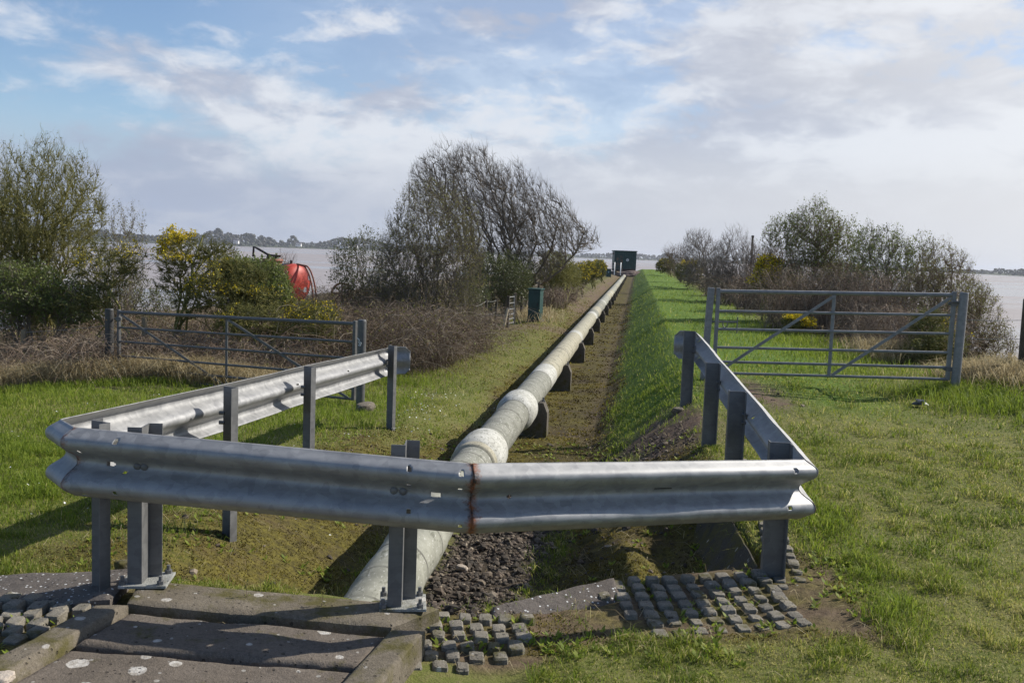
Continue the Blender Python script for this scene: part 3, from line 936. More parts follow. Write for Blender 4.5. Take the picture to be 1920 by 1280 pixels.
lp0 = P(223, 585, 14.5); lp1 = P(666, 607, 12.2)
gate(lp0[:2], lp1[:2], lp0[2], lp1[2], 'dark grey six-bar field gate on the left, crossing the grass before the brambles', GATEM, False, False, 0)
round_post(205, 580, 14.56, .064, 1.6, 'round dark post at the left end of the left gate, entangled in brambles', POSTD)
t, e = round_post(679, 601, 12.1, .056, 1.6, 'round grey post with white paint daubs at the right end of the left gate', GATEM)
wp = MT('white_paint'); WP = wp.pbr((.8, .8, .78), .6)
g = Geo()
for pts in ([(668, 634), (672, 637), (671, 643), (675, 641)], [(672, 645), (676, 642), (674, 648), (670, 647)]):
    arr = []
    for a, b in pts:
        q = P(a + 1.5, b, 12.04); arr.append(q)
    arr = np.array(arr)
    arr[:, 1] = t[1] - np.sqrt(np.maximum(.056 ** 2 - (arr[:, 0] - t[0]) ** 2, 0)) - .001
    g.path(arr, .006, 6)
g.build('paint_daub', WP, e)
rp0 = P(1347, 546, 11.35); rp1 = P(1789, 553, 11.0)
gate(rp0[:2], rp1[:2], rp0[2], rp1[2], 'pale grey six-bar field gate on the right, across the grass bank', GATER, True, True, 1)
t, e = round_post(1808, 550, 10.95, .05, 1.3, 'round grey hinge post at the right end of the right gate', GATER, .02)
g = Geo(); g.cyl(t - [.0, 0, .1], t - [.13, 0, .1], .012, 8); g.build('hinge_pin', GALVD, e)
t = P(1335, 539, 11.35)
e = empty('gate_post', [t[0] - .02, t[1], t[2] - 1.2], 'slim square steel latch post left of the right gate', 'gate post')
g = Geo(); R = np.array(Matrix.Rotation(.03, 3, 'Y')); g.box(t - [.03, 0, .7], (.072, .072, 1.4), R); g.build('post', GATER, e, smooth=False, bevel=.006)
# ------------------------------------------------------------------ plants
BARK = ramp_mat('grey_brown_twig', [(.1, .082, .06), (.18, .15, .115), (.28, .24, .19)], leaf=False, rough=.9, spec=.2)
BARKM = ramp_mat('mossy_bark', [(.11, .1, .035), (.22, .2, .06), (.32, .3, .11)], leaf=False, rough=.9, spec=.2)
BARKG = ramp_mat('pale_grey_twig', [(.13, .11, .09), (.24, .205, .17), (.36, .31, .27)], leaf=False, rough=.9, spec=.2)
BARKR = ramp_mat('reddish_brown_twig', [(.12, .082, .058), (.2, .145, .1), (.29, .225, .16)], leaf=False, rough=.9, spec=.2)
LEAFG = ramp_mat('young_green_leaf', [(.09, .12, .025), (.165, .205, .045), (.27, .3, .1)], .4, .45, .4)
LEAFD = ramp_mat('dark_evergreen_leaf', [(.055, .07, .02), (.11, .125, .035), (.2, .215, .08)], .3, .4, .5)
LEAFB = ramp_mat('olive_bud', [(.13, .125, .03), (.21, .2, .055), (.3, .29, .1)], .35, .6, .3)
GORSE = ramp_mat('gorse_spine', [(.055, .062, .015), (.125, .13, .03), (.22, .21, .07)], .3, .6, .3)
FLOW = ramp_mat('gorse_flower', [(.6, .42, .008), (.74, .57, .015), (.82, .68, .06)], .3, .6, .2)
BRAM = ramp_mat('bramble_cane', [(.12, .085, .06), (.27, .2, .145), (.44, .37, .29)], leaf=False, rough=.9, spec=.2)
BRAMD = ramp_mat('dark_bramble_cane', [(.085, .06, .042), (.18, .13, .09), (.38, .32, .25)], leaf=False, rough=.9, spec=.2)
BARKW = ramp_mat('pale_bare_twig', [(.12, .1, .078), (.215, .18, .14), (.33, .285, .23)], leaf=False, rough=.9, spec=.2)
DEADL = ramp_mat('dead_leaf', [(.12, .08, .045), (.24, .17, .095), (.38, .3, .19)], .3, .8, .1)
STRAW = ramp_mat('dry_grass', [(.26, .2, .1), (.45, .36, .2), (.6, .52, .34)], .4, .8, .1)
BLADE = ramp_mat('grass_blade', [(.12, .17, .02), (.25, .28, .038), (.39, .37, .09), (.55, .48, .23)], .5, .6, .25)
BLADEG = ramp_mat('lush_grass_blade', [(.11, .175, .015), (.215, .285, .03), (.36, .39, .08)], .5, .6, .25)
MOSSM = ramp_mat('moss_tuft', [(.06, .045, .016), (.15, .12, .022), (.25, .205, .035), (.17, .115, .06)], .25, .9, .1)
UP = np.array([0, 0, 1.])


def unit(v): return v / (np.linalg.norm(v, axis=-1, keepdims=True) + 1e-9)


def grow(rng, bases, ells, levels, wind=(0, 0, 0), up=.35, out=.7, climb=None):
    wind = np.asarray(wind, float)
    cl = None if climb is None else unit(np.asarray(climb, float))
    Pn, Dn, Rn = [], [], []
    for b, r in bases:
        for k in range(3):
            Pn.append(np.asarray(b, float) + UP * .06 * k + rng.normal(0, .01, 3)); Dn.append(UP + wind * .3); Rn.append(r)
    Pn = np.array(Pn); Dn = unit(np.array(Dn)); Rn = np.array(Rn)
    C_ = np.array([e[0] for e in ells]); E_ = np.array([e[1] for e in ells])
    vol = E_.prod(1); vol = vol / vol.sum()
    mid = (C_ * vol[:, None]).sum(0)
    tubes = []
    for li, L in enumerate(levels):
        n = L['n']; k = rng.choice(len(ells), n, p=vol)
        u = unit(rng.normal(0, 1, (n, 3)))
        lo, hi = L.get('shell', (0, 1))
        rad = rng.uniform(lo ** 3, hi ** 3, n) ** (1 / 3)
        lump = .74 + .52 * vnoise(u[:, 0] * 2.6 + k * 3.1 + wind[0] * 9, u[:, 2] * 2.6 + u[:, 1] * 1.9 + 7)
        if li == len(levels) - 1: lump = lump * np.where(rng.random(n) < .08, 1.16, 1.)
        T = C_[k] + u * (rad * lump)[:, None] * E_[k]
        par = np.empty(n, int)
        P32, D32 = Pn.astype(np.float32), Dn.astype(np.float32); T32 = T.astype(np.float32)
        for i in range(0, n, 1500):
            df = T32[i:i + 1500, None] - P32[None]
            ds = np.linalg.norm(df, axis=2) + 1e-6
            ca = np.einsum('ijk,jk->ij', df, D32) / ds
            cost = ds * (1.5 - .6 * ca) * (1 if cl is None else 1.75 - 1.15 * (df @ cl.astype(np.float32)) / ds) + .5 * np.maximum(0, -df[..., 2])
            par[i:i + 1500] = np.argmin(cost, 1)
        p0 = Pn[par]; d0 = Dn[par]
        v = T - p0; ln = np.linalg.norm(v, axis=1, keepdims=True)
        ml = L.get('max', 9) * rng.uniform(.6, 1.15, (n, 1))
        v = v * np.minimum(1, ml / (ln + 1e-6)); T = p0 + v; ln = np.linalg.norm(v, axis=1, keepdims=True)
        e = unit(unit(T - mid) * out + UP * up + wind + rng.normal(0, .18, (n, 3)))
        c1 = p0 + unit(d0 * .8 + unit(v) * .6) * ln * .38; c2 = T - e * ln * .36
        S = L['S']; t = np.linspace(0, 1, S)[None, :, None]
        B_ = (1 - t) ** 3 * p0[:, None] + 3 * (1 - t) ** 2 * t * c1[:, None] + 3 * (1 - t) * t * t * c2[:, None] + t ** 3 * T[:, None]
        jit = rng.normal(0, L.get('jit', .035), B_.shape) * ln[:, None]
        jit[:, 0] = 0
        B_ = B_ + jit
        r0 = np.minimum(L['r'] * rng.uniform(.75, 1.2, n), Rn[par] * .85)
        R = r0[:, None] * np.linspace(1, L.get('taper', .45), S)[None]
        tubes.append((B_, R))
        if li < len(levels) - 1:
            Dd = unit(np.gradient(B_, axis=1))
            Pn = np.concatenate([Pn, B_[:, 1:].reshape(-1, 3)]); Dn = np.concatenate([Dn, Dd[:, 1:].reshape(-1, 3)]); Rn = np.concatenate([Rn, R[:, 1:].ravel()])
    return tubes


def leaves(rng, geo, B_, n, size, spread=.02, tint=None, aspect=.5, upb=.3):
    i = rng.integers(0, len(B_), n); S = B_.shape[1]
    f = rng.uniform(.15, 1, n) * (S - 1); a = np.minimum(f.astype(int), S - 2); f = (f - a)[:, None]
    c = B_[i, a] * (1 - f) + B_[i, a + 1] * f + rng.normal(0, spread, (n, 3))
    d = unit(unit(B_[i, a + 1] - B_[i, a]) * .6 + rng.normal(0, .7, (n, 3)) + UP * upb)
    s = unit(np.cross(d, rng.normal(0, 1, (n, 3))))
    sz = size * rng.uniform(.55, 1.25, (n, 1))
    nrm = np.cross(d, s) * sz * .15
    v = np.stack([c, c + d * sz * .5 + s * sz * aspect * .5 + nrm, c + d * sz, c + d * sz * .5 - s * sz * aspect * .5 + nrm], 1)
    tt = rng.random(n) if tint is None else tint(rng, c)
    geo.add(v.reshape(-1, 3), np.arange(4 * n).reshape(n, 4), np.repeat(tt, 4))
    return c


def spines(rng, geo, B_, m, ln, wd):
    n, S, _ = B_.shape
    f = rng.uniform(.05, 1, (n, m)) * (S - 1); a = np.minimum(f.astype(int), S - 2); f = (f - a)[..., None]
    ii = np.arange(n)[:, None]
    c = (B_[ii, a] * (1 - f) + B_[ii, a + 1] * f).reshape(-1, 3)
    d0 = unit(B_[ii, a + 1] - B_[ii, a]).reshape(-1, 3)
    d = unit(d0 * .7 + rng.normal(0, .65, c.shape))
    s = unit(np.cross(d, rng.normal(0, 1, c.shape))) * wd
    L = ln * rng.uniform(.5, 1.3, (len(c), 1))
    v = np.stack([c - s, c + s, c + d * L], 1)
    geo.add(v.reshape(-1, 3), np.arange(3 * len(c)).reshape(-1, 3), np.repeat(np.clip(rng.normal(.5, .22, len(c)), 0, 1), 3))


def ell(px, py, d, w, h, dep=None):
    """crown ellipsoid, given where it appears and its distance"""
    k = d / F
    return (P(px, py, d), np.array([w / 2 * k, dep if dep else w / 2 * k, h / 2 * k]))


def ground_at(px, d):
    q = P(px, 700, d); return np.array([q[0], q[1], float(height(q[0], q[1])) - .03])


def plant(name, label, cat, group, seed, bases, ells, levels, bark, wind=(0, 0, 0), up=.35, out=.7, leaf=None, gorse=None, flower=None, climb=None):
    rng = np.random.default_rng(seed)
    e = empty(name, bases[0][0], label, cat, group)
    tb = grow(rng, bases, ells, levels, wind, up, out, climb)
    g = Geo()
    for b, r in bases:
        b = np.asarray(b); g.path([b - [0, 0, .15], b, b + [0, 0, .06], b + [0, 0, .12]], [r * 1.3, r * 1.05, r, r * .9], 7, rng.random())
    nt_ = 2 if len(levels) > 3 else 1
    for B_, R in tb[:nt_]: g.tubes(B_, R, 6, rng.uniform(.2, .8, len(B_)))
    g.build('trunk', bark, e, angle=0)
    g = Geo()
    for k, (B_, R) in enumerate(tb[nt_:]): g.tubes(B_, R, 3, rng.uniform(0, 1, len(B_)))
    g.build('branches', (gorse and BARKM) or bark, e, angle=0)
    last = tb[-1][0]
    if leaf:
        g = Geo(); leaves(rng, g, last, leaf['n'], leaf['s'], leaf.get('sp', .02), aspect=leaf.get('a', .55)); g.build('leaves', leaf['m'], e, smooth=False)
    if gorse:
        g = Geo(); spines(rng, g, last, gorse['m'], gorse['l'], gorse['w']); g.build('foliage', GORSE, e, smooth=False)
    if flower:
        tip = last[:, -2:]
        zc = tip[:, 1, 2]; zq = np.quantile(zc, flower.get('q', .5))
        msk = (zc > zq) & (vnoise(tip[:, 1, 0] * 2.6 + seed, tip[:, 1, 2] * 2.6) > flower.get('t', .45))
        tip = last[msk][:, -3:]
        if len(tip):
            g = Geo(); leaves(rng, g, tip, flower['n'], flower['s'], .02, aspect=.9); g.build('flowers', FLOW, e, smooth=False)
    return e


def thicket(label, seed, pts, n, hgt, span, group='bramble thickets', mat=None, dead=300, rad=.0036, lean=None, name='bramble_thicket', cat='brambles', green=0):
    """arching tangled canes over a footprint given by (x, y, radius) patches"""
    rng = np.random.default_rng(seed)
    pts = np.asarray(pts, float); n = int(n * 1.4)
    k = rng.integers(0, len(pts), n)
    a = rng.uniform(0, 2 * math.pi, n); r = np.sqrt(rng.random(n)) * pts[k, 2]
    b = np.stack([pts[k, 0] + np.cos(a) * r, pts[k, 1] + np.sin(a) * r, np.zeros(n)], -1)
    b[:, 2] = height(b[:, 0], b[:, 1]) - .03
    az = rng.uniform(0, 2 * math.pi, n); L = span * rng.uniform(.35, 1.3, n); H = hgt * rng.uniform(.3, 1.05, n)
    S = 9; t = np.linspace(0, 1, S)[None]
    arc = H[:, None] * np.sin(np.minimum(t * rng.uniform(1.6, 3.0, (n, 1)), 3.1)) ** .9
    dx = 1.15 * L[:, None] * t ** 1.2
    B_ = np.stack([b[:, :1] + np.cos(az)[:, None] * dx, b[:, 1:2] + np.sin(az)[:, None] * dx, b[:, 2:] + arc], -1)
    B_ += np.cumsum(rng.normal(0, .03, B_.shape) * np.linspace(0, 1, S)[None, :, None], 1)
    if lean is not None: B_ += np.asarray(lean) * t[..., None]
    e = empty(name, [pts[0, 0], pts[0, 1], float(height(pts[0, 0], pts[0, 1]))], label, cat, group)
    g = Geo(); R = rad * rng.uniform(.5, 1.3, (n, 1)) * np.linspace(1.1, .5, S)[None]
    g.tubes(B_, R, 3, np.clip(rng.normal(.45, .3, n), 0, 1))
    # side shoots
    m = n * 2; i = rng.integers(0, n, m); j = rng.integers(2, S - 1, m)
    p0 = B_[i, j]; d = unit(B_[i, j] - B_[i, j - 1] + rng.normal(0, .7, (m, 3)))
    T = np.linspace(0, 1, 5)[None, :, None]; ln = rng.uniform(.1, .4, (m, 1, 1))
    side = p0[:, None] + d[:, None] * ln * T + rng.normal(0, .012, (m, 5, 3)) * T - UP * ln * .25 * T ** 2
    g.tubes(side, np.full((m, 5), rad * .45), 3, np.clip(rng.normal(.5, .3, m), 0, 1))
    g.build('canes', mat or BRAM, e, angle=0)
    if green:
        g = Geo(); leaves(rng, g, side, green, .04, .03, aspect=.65); g.build('green_leaves', LEAFB, e, smooth=False)
    if dead:
        g = Geo(); leaves(rng, g, side, dead, .035, .03, aspect=.6); g.build('dead_leaves', DEADL, e, smooth=False)
    return e


def blades(rng, xy, h, w, bend, tint, z=None):
    n = len(xy); zz = height(xy[:, 0], xy[:, 1]) if z is None else z
    b = np.c_[xy, zz - .004]
    az = rng.uniform(0, 2 * math.pi, n); dv = np.stack([np.cos(az), np.sin(az), np.zeros(n)], -1)
    fa = rng.uniform(0, 2 * math.pi, n); sv = np.stack([np.cos(fa), np.sin(fa), np.zeros(n)], -1)
    h = np.broadcast_to(h, (n,))[:, None]; w = np.broadcast_to(w, (n,))[:, None]; bend = np.broadcast_to(bend, (n,))[:, None]
    m = b + UP * h * .6 + dv * h * bend * .35; t = b + UP * h * np.maximum(.25, 1 - .45 * bend) + dv * h * bend
    v = np.stack([b - sv * w, b + sv * w, m - sv * w * .8, m + sv * w * .8, t], 1)
    i = np.arange(n)[:, None] * 5
    return v.reshape(-1, 3), [i + np.array([[0, 1, 3, 2]]), i + np.array([[2, 3, 4]])], np.repeat(tint, 5)


def scatter(rng, x0, x1, y0, y1, dens, fn, fan=.6):
    n = int((x1 - x0) * (y1 - y0) * dens)
    x = rng.uniform(x0, x1, n); y = rng.uniform(y0, y1, n)
    k = np.abs(x) < fan * y + 1.2
    x, y = x[k], y[k]
    m = masks(x, y); pr = fn(x, y, m)
    k = rng.random(len(x)) < pr
    return np.c_[x[k], y[k]]


def lawn():
    rng = np.random.default_rng(21)

    def lush(x, y):
        """0 = worn short turf, 1 = long green grass"""
        v = vc(x, y); n = fbm(x * 1.1 + 3, y * 1.1 + 5, 4) - .5
        l = np.exp(-((v - 1.45) / .8) ** 2) * ss(8.5, 10, y) * .75
        l = np.maximum(l, np.exp(-(((x - 1.95 - .05 * (y - 4.5)) / .26) ** 2)) * ss(4.2, 4.6, y) * ss(8.5, 6.5, y) * .65)
        l = np.maximum(l, ss(4.3, 5.6, x - (y - 9) * .15) * ss(7.4, 8.8, y) * ss(14, 12.5, y))
        l = np.maximum(l, ss(-1.5, -2.6, v) * .75 * ss(15, 14, y))
        l = np.maximum(l, ss(11.5, 12.5, y) * ss(2, 2.5, v) * .6)
        l = np.maximum(l, ss(-4.5, -3.6, v) * ss(-1.1, -1.7, v) * ss(8.5, 10.5, y) * ss(17, 15, y) * .95)
        return np.clip(l + n * .9, 0, 1)

    def excl(x, y, m):
        # nothing grows through the concrete
        c = (x < .12) & (x > -2.75) & (y < 4.55)
        c |= (x > .45) & (x < 1.75) & (y > 4.42 - .0 * x) & (y < 5.35)
        c |= (np.abs(m['v']) < .3) & (y < 9)
        return np.where(c, 0., 1.)
    G1 = Geo(); G2 = Geo()
    for (y0, y1, x0, x1, dens, hs, w) in ((2.2, 5.5, -4.4, 4.4, 9500, 1., .0018), (5.5, 8.5, -6.3, 6.3, 4500, 1.1, .0025), (8.5, 13, -9, 9, 1300, 1.2, .0034), (13, 22, -9, 9, 420, 1.15, .0045), (22, 45, -3, 11, 90, 1.2, .008), (45, 112, 0, 18, 12, 1.3, .016)):
        xy = scatter(rng, x0, x1, y0, y1, dens, lambda x, y, m: m['grass'] * excl(x, y, m) * (1 - .55 * m['bank'] * ss(11, 14, y)))
        if not len(xy): continue
        l = lush(xy[:, 0], xy[:, 1]); n = len(xy)
        pick = rng.random(n) < .15 + .85 * l
        pt = fbm(xy[:, 0] * 1.6 + 20, xy[:, 1] * 1.6, 4); cl_ = fbm(xy[:, 0] * 7 + 3, xy[:, 1] * 7 + 11, 3); bank = np.exp(-((vc(xy[:, 0], xy[:, 1]) - 1.4) / .7) ** 2) * ss(8.5, 10, xy[:, 1])
        hh = (.024 + .04 * l ** 1.5 * (1 - .85 * bank) * (1 - .3 * (xy[:, 0] < -.5)) + .03 * ss(.55, .75, cl_)) * (.7 + .7 * ss(.35, .6, cl_)) * rng.uniform(.5, 1.4, n) * hs
        bend = rng.uniform(.2, 1.6, n)
        t1 = np.clip(.36 + (pt - .5) * 1.6 - (cl_ - .5) * .9 + rng.normal(0, .28, n) - l * .15, 0, 1)
        t1 = np.where(rng.random(n) < .16 * (1 - l), rng.uniform(.8, 1, n), np.minimum(t1, .78))
        a = ~pick
        G1.add(*blades(rng, xy[a], hh[a], w, bend[a], t1[a]))
        G2.add(*blades(rng, xy[pick], hh[pick] * 1.15, w, bend[pick] * .8, np.clip(rng.normal(.45, .22, pick.sum()), 0, 1)))
    tag(G1.build('lawn_grass', BLADE, angle=0), 'short yellowish turf on the level ground around the barrier', 'grass', kind='stuff')
    tag(G2.build('lush_grass', BLADEG, angle=0), 'longer bright green grass on the bank and along the edges', 'grass', kind='stuff')
    # moss on the trench sides and path
    G = Geo()
    for (y0, y1, x0, x1, dens, h, w) in ((3.6, 7, -2.6, 2.2, 7000, .011, .0035), (7, 11, -2.2, 2.4, 3000, .014, .005), (11, 18, -2.6, 2.6, 900, .02, .009), (18, 45, -2, 6, 110, .03, .016)):
        xy = scatter(rng, x0, x1, y0, y1, dens, lambda x, y, m: np.clip(m['moss'] * (1 - m['gravel']) * (.25 + 1.2 * (fbm(x * 5, y * 5, 3) > .47)) * (1 - m['dirt'] * .8), 0, 1) * excl(x, y, m))
        n = len(xy); pt = fbm(xy[:, 0] * 4 + 7, xy[:, 1] * 4, 3)
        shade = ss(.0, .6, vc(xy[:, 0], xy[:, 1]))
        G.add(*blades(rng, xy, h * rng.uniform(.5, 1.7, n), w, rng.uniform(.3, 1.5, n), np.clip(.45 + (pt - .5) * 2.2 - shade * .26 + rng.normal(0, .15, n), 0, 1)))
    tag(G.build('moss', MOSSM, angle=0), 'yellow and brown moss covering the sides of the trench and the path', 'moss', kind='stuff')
    # little weeds with broad leaves
    G = Geo()
    pts = scatter(rng, -2.4, 2.2, 4.3, 11, 90, lambda x, y, m: np.clip(m['moss'] * .9 * (1 - m['gravel']) + m['grass'] * .1, 0, 1) * (fbm(x * 3 + 1, y * 3, 2) > .5))
    pts = np.concatenate([pts, rng.normal(0, 1, (70, 2)) * [.12, .5] + [1.9, 5.3], rng.normal(0, 1, (60, 2)) * [.3, .06] + [.15, 4.22], rng.normal(0, 1, (40, 2)) * [.12, .12] + [.95, 4.27], rng.normal(0, 1, (30, 2)) * [.3, .2] + [-2.2, 4.0]])
    for p in pts:
        k = rng.integers(5, 11); z = float(height(p[0], p[1]))
        a = rng.uniform(0, 6.28, k); L = rng.uniform(.012, .034, k)
        d = np.stack([np.cos(a), np.sin(a), rng.uniform(.2, 1.2, k)], -1); s = np.stack([-np.sin(a), np.cos(a), a * 0], -1)
        c = np.array([p[0], p[1], z]) + d * .004
        v = np.stack([c, c + d * L[:, None] * .5 + s * L[:, None] * .3, c + d * L[:, None], c + d * L[:, None] * .5 - s * L[:, None] * .3], 1)
        G.add(v.reshape(-1, 3), np.arange(4 * k).reshape(k, 4), np.repeat(rng.uniform(.2, 1, k), 4))
    tag(G.build('weeds', BLADEG, smooth=False), 'small broad-leaved weeds scattered in the moss and paving', 'weeds', kind='stuff')
    # daisies in the left turf
    G = Geo()
    xy = scatter(rng, -5, 0.2, 5.6, 14.5, 30, lambda x, y, m: np.clip(m['grass'] + m['moss'], 0, 1) * (fbm(x * 1.2, y * 1.2 + 4, 3) > .5) * ss(-.4, -.8, m['v']))
    xy2 = scatter(rng, -1.4, .5, 10, 13.5, 200, lambda x, y, m: ss(-.9, -1.2, m['v']) * ss(-2.3, -1.7, m['v']) * (fbm(x * 2, y * 2, 2) > .5))
    xy3 = scatter(rng, 1.2, 5, 5, 14, 9, lambda x, y, m: m['grass'])
    for p in np.concatenate([xy[::5], xy2[::2]]):
        c = np.array([p[0], p[1], float(height(p[0], p[1])) + .03]); r = rng.uniform(.005, .010)
        a = np.arange(6) / 6 * 6.283; tl = rng.normal(0, .3, 2)
        ring_ = np.stack([np.cos(a) * r, np.sin(a) * r, (np.cos(a) * tl[0] + np.sin(a) * tl[1]) * r + .002], -1)
        G.add(np.concatenate([[c], c + ring_]), np.array([[0, i + 1, (i + 1) % 6 + 1] for i in range(6)]))
    dm = MT('daisy_petal')
    tag(G.build('daisies', dm.pbr((.8, .8, .76), .7), smooth=False), 'tiny white daisies dotted over the turf', 'daisies', kind='stuff')
    # dead straw bits
    G = Geo()
    xy = scatter(rng, -2.6, 2.6, 3.9, 12, 110, lambda x, y, m: np.clip(m['moss'] + m['dirt'] + .15, 0, 1))
    n = len(xy)
    G.add(*blades(rng, xy, rng.uniform(.02, .09, n), .0016, rng.uniform(1.5, 3, n), rng.random(n)))
    tag(G.build('straw', STRAW, angle=0), 'dead straw and stalks lying in the moss', 'straw', kind='stuff')


def gravel():
    rng = np.random.default_rng(31)
    iv, iff = ico_mesh(1)
    base = []
    for k in range(14):
        r = iv * (1 + .22 * (fbm(iv[:, 0] * 1.5 + k * 3, iv[:, 1] * 1.5 + iv[:, 2] * 2, 2) - .5)[:, None] * 2)
        r = r * (1 + rng.uniform(-.25, .2, (len(iv), 1)))
        base.append(r * np.array([1, rng.uniform(.6, .95), rng.uniform(.4, .7)]))
    xy = scatter(rng, -.5, 1.7, 4.5, 9.6, 2600, lambda x, y, m: np.clip(m['gravel'] * 1.1 + (m['dirt'] * .2 + m['moss'] * .04) * ss(5.2, 5.6, y), 0, 1))
    xy2 = scatter(rng, -2.4, 3.2, 4.6, 12, 30, lambda x, y, m: np.clip(m['moss'] * .5 + m['dirt'] + m['gravel'] * .5, 0, 1) * np.where((y < 5.4) & (x > .3), 0, 1))
    G = Geo()
    for i, p in enumerate(np.concatenate([xy, xy2])):
        s = rng.lognormal(math.log(.0105), .55); s = min(s, .042)
        a = rng.uniform(0, 6.28); R = np.array([[math.cos(a), -math.sin(a), 0], [math.sin(a), math.cos(a), 0], [0, 0, 1]])
        R = R @ np.array(Matrix.Rotation(rng.normal(0, .35), 3, 'X'))
        G.add(base[i % 14] @ R.T * s + [p[0], p[1], 0], iff, rng.random())
        G.v[-1][:, 2] += float(height(p[0], p[1])) + s * .2
    m = MT('brown_gravel')
    cr = m.n('ShaderNodeValToRGB', {'Fac': m.attr('tint')}); el_ = cr.color_ramp.elements
    for c_, ps in (((.045, .036, .028), 0), ((.08, .063, .048), .35), ((.125, .092, .068), .65), ((.18, .14, .1), .88), ((.33, .27, .2), 1)):
        e_ = el_[0] if ps == 0 else (el_[-1] if ps == 1 else el_.new(ps)); e_.color = c_ + (1,)
    n2 = m.noise(60, 4, .7)
    mm = m.pbr(m.mix(m.rng(n2, .4, .7, 0, .5), cr.outputs[0], (.05, .045, .035)), .85, 0, m.bump(n2, .3, .003), .3)
    tag(G.build('gravel', mm, smooth=False), 'brown gravel and cobbles on the trench floor beside the pipe', 'gravel', kind='stuff')

    def rock(c, size, mat, label, cat, name, sq=.8, seed=0):
        v, f = ico_mesh(3)
        n = fbm(v[:, 0] * 1.3 + seed, v[:, 1] * 1.3 + v[:, 2] * 1.7, 3) - .5
        v = np.sign(v) * np.abs(v) ** sq * (1 + .9 * n)[:, None]
        fine_ = fbm(v[:, 0] * 5 + seed, v[:, 1] * 5 + v[:, 2] * 6, 3) - .5
        v = v * (1 + .3 * fine_)[:, None]
        v[:, 2] = np.where(v[:, 2] > .45, .45 + (v[:, 2] - .45) * .25, v[:, 2])
        g = Geo(); a = seed * 1.3; R = np.array(Matrix.Rotation(a, 3, 'Z'))
        g.add((v * np.asarray(size) / 2) @ R.T + c, f, .5)
        tag(g.build(name, mat, angle=0), label, cat)
    RK = m_concrete('grey_brown_rock', (.13, .11, .085), (.22, .19, .15), .2, .3)
    RED = m_concrete('broken_red_brick', (.22, .1, .055), (.34, .17, .09), 0, .2)
    PALE = m_concrete('pale_sandstone', (.4, .33, .26), (.55, .47, .39), 0, 0)
    q = P(687, 776, 11.7); q[2] = gz(q[0], q[1]) + .03
    rock(q, (.34, .2, .2), RK, 'grey boulder at the foot of the right post of the left gate', 'boulder', 'boulder', .7, 1)
    q = np.array([.03, 4.66, 0]); q[2] = gz(q[0], q[1]) + .03; q[2] = -.12
    rock(q, (.085, .05, .06), RED, 'broken red brick lying at the trench edge beside the concrete apron', 'brick', 'brick', .55, .3)
    q = P(868, 1006, 6.35); q[2] = gz(q[0], q[1]) + .03
    rock(q, (.085, .06, .06), PALE, 'cream stone lying against the right side of the pipe', 'stone', 'stone', .9, 2)
    q = P(232, 1060, 4.72); q[2] = q[2]
    rock(q, (.075, .06, .085), RK, 'stubby grey stone behind the left base plate', 'stone', 'stone', .6, 3)
    q = S_(8, 1268, .03)
    rock(q, (.085, .07, .035), PALE, 'smooth pale stone on the left kerb in the bottom left corner', 'stone', 'stone', .9, 4)
    q = P(1272, 757, 9.9); q[2] = gz(q[0], q[1]) + .03
    rock(q, (.11, .09, .1), RK, 'reddish grey stone at the foot of the far right barrier post', 'stone', 'stone', .8, 5)


lawn(); gravel()


def gorse(label, seed, px, d, ells, n=900, stems=3, q=.5, t=.45, fl=700, s=.022, spr=9, wind=(0, 0, 0), sl=.045, group='gorse bushes'):
    rng = np.random.default_rng(seed + 500)
    b = ground_at(px, d)
    bases = [(b + np.array([rng.normal(0, .12), rng.normal(0, .1), 0]), .035) for _ in range(stems)]
    sc_ = max(1., d / 18)
    return plant('gorse_bush', label, 'gorse bush', group, seed, bases, ells,
                 [dict(n=8, r=.026, S=8, shell=(.3, .7), jit=.05), dict(n=90, r=.011, S=6, shell=(.3, .95), jit=.05), dict(n=n, r=.0055 * sc_, S=5, shell=(.35, 1.0), max=.4, jit=.04)],
                 BARKM, wind, .5, .8, None, dict(m=spr, l=sl * sc_ ** .7, w=.0035 * sc_), dict(n=int(fl * 1.8), s=s * 1.3 * sc_ ** .6, q=q, t=t) if fl else None)


def shrub(name, label, cat, seed, bases, ells, twigs, bark, leaf=None, wind=(0, 0, 0), up=.4, out=.7, r=.03, group=None, tw=.0035, limbs=7, mid=60, sub=420, mx=.55, jit=.04, climb=(0, 0, 1)):
    twigs = int(twigs * 2.3); sub = int(sub * 1.3); r = r * .62; bases = [(q, w * .62) for q, w in bases]; tw = tw * .92
    if leaf: leaf = dict(leaf, n=int(leaf['n'] * 2.3), s=leaf['s'] * 1.12)
    return plant(name, label, cat, group, seed, bases, ells,
                 [dict(n=limbs, r=r, S=9, shell=(.15, .6), jit=.03), dict(n=mid, r=r * .42, S=8, shell=(.3, .85), jit=.035), dict(n=sub, r=max(tw * 1.5, r * .16), S=7, shell=(.35, .97), jit=.04), dict(n=twigs, r=tw, S=6, shell=(.3, 1.0), max=mx, jit=jit)],
                 bark, wind, up, out, leaf, climb=climb)


GR = 'shrubs and bushes beside the pipeline'
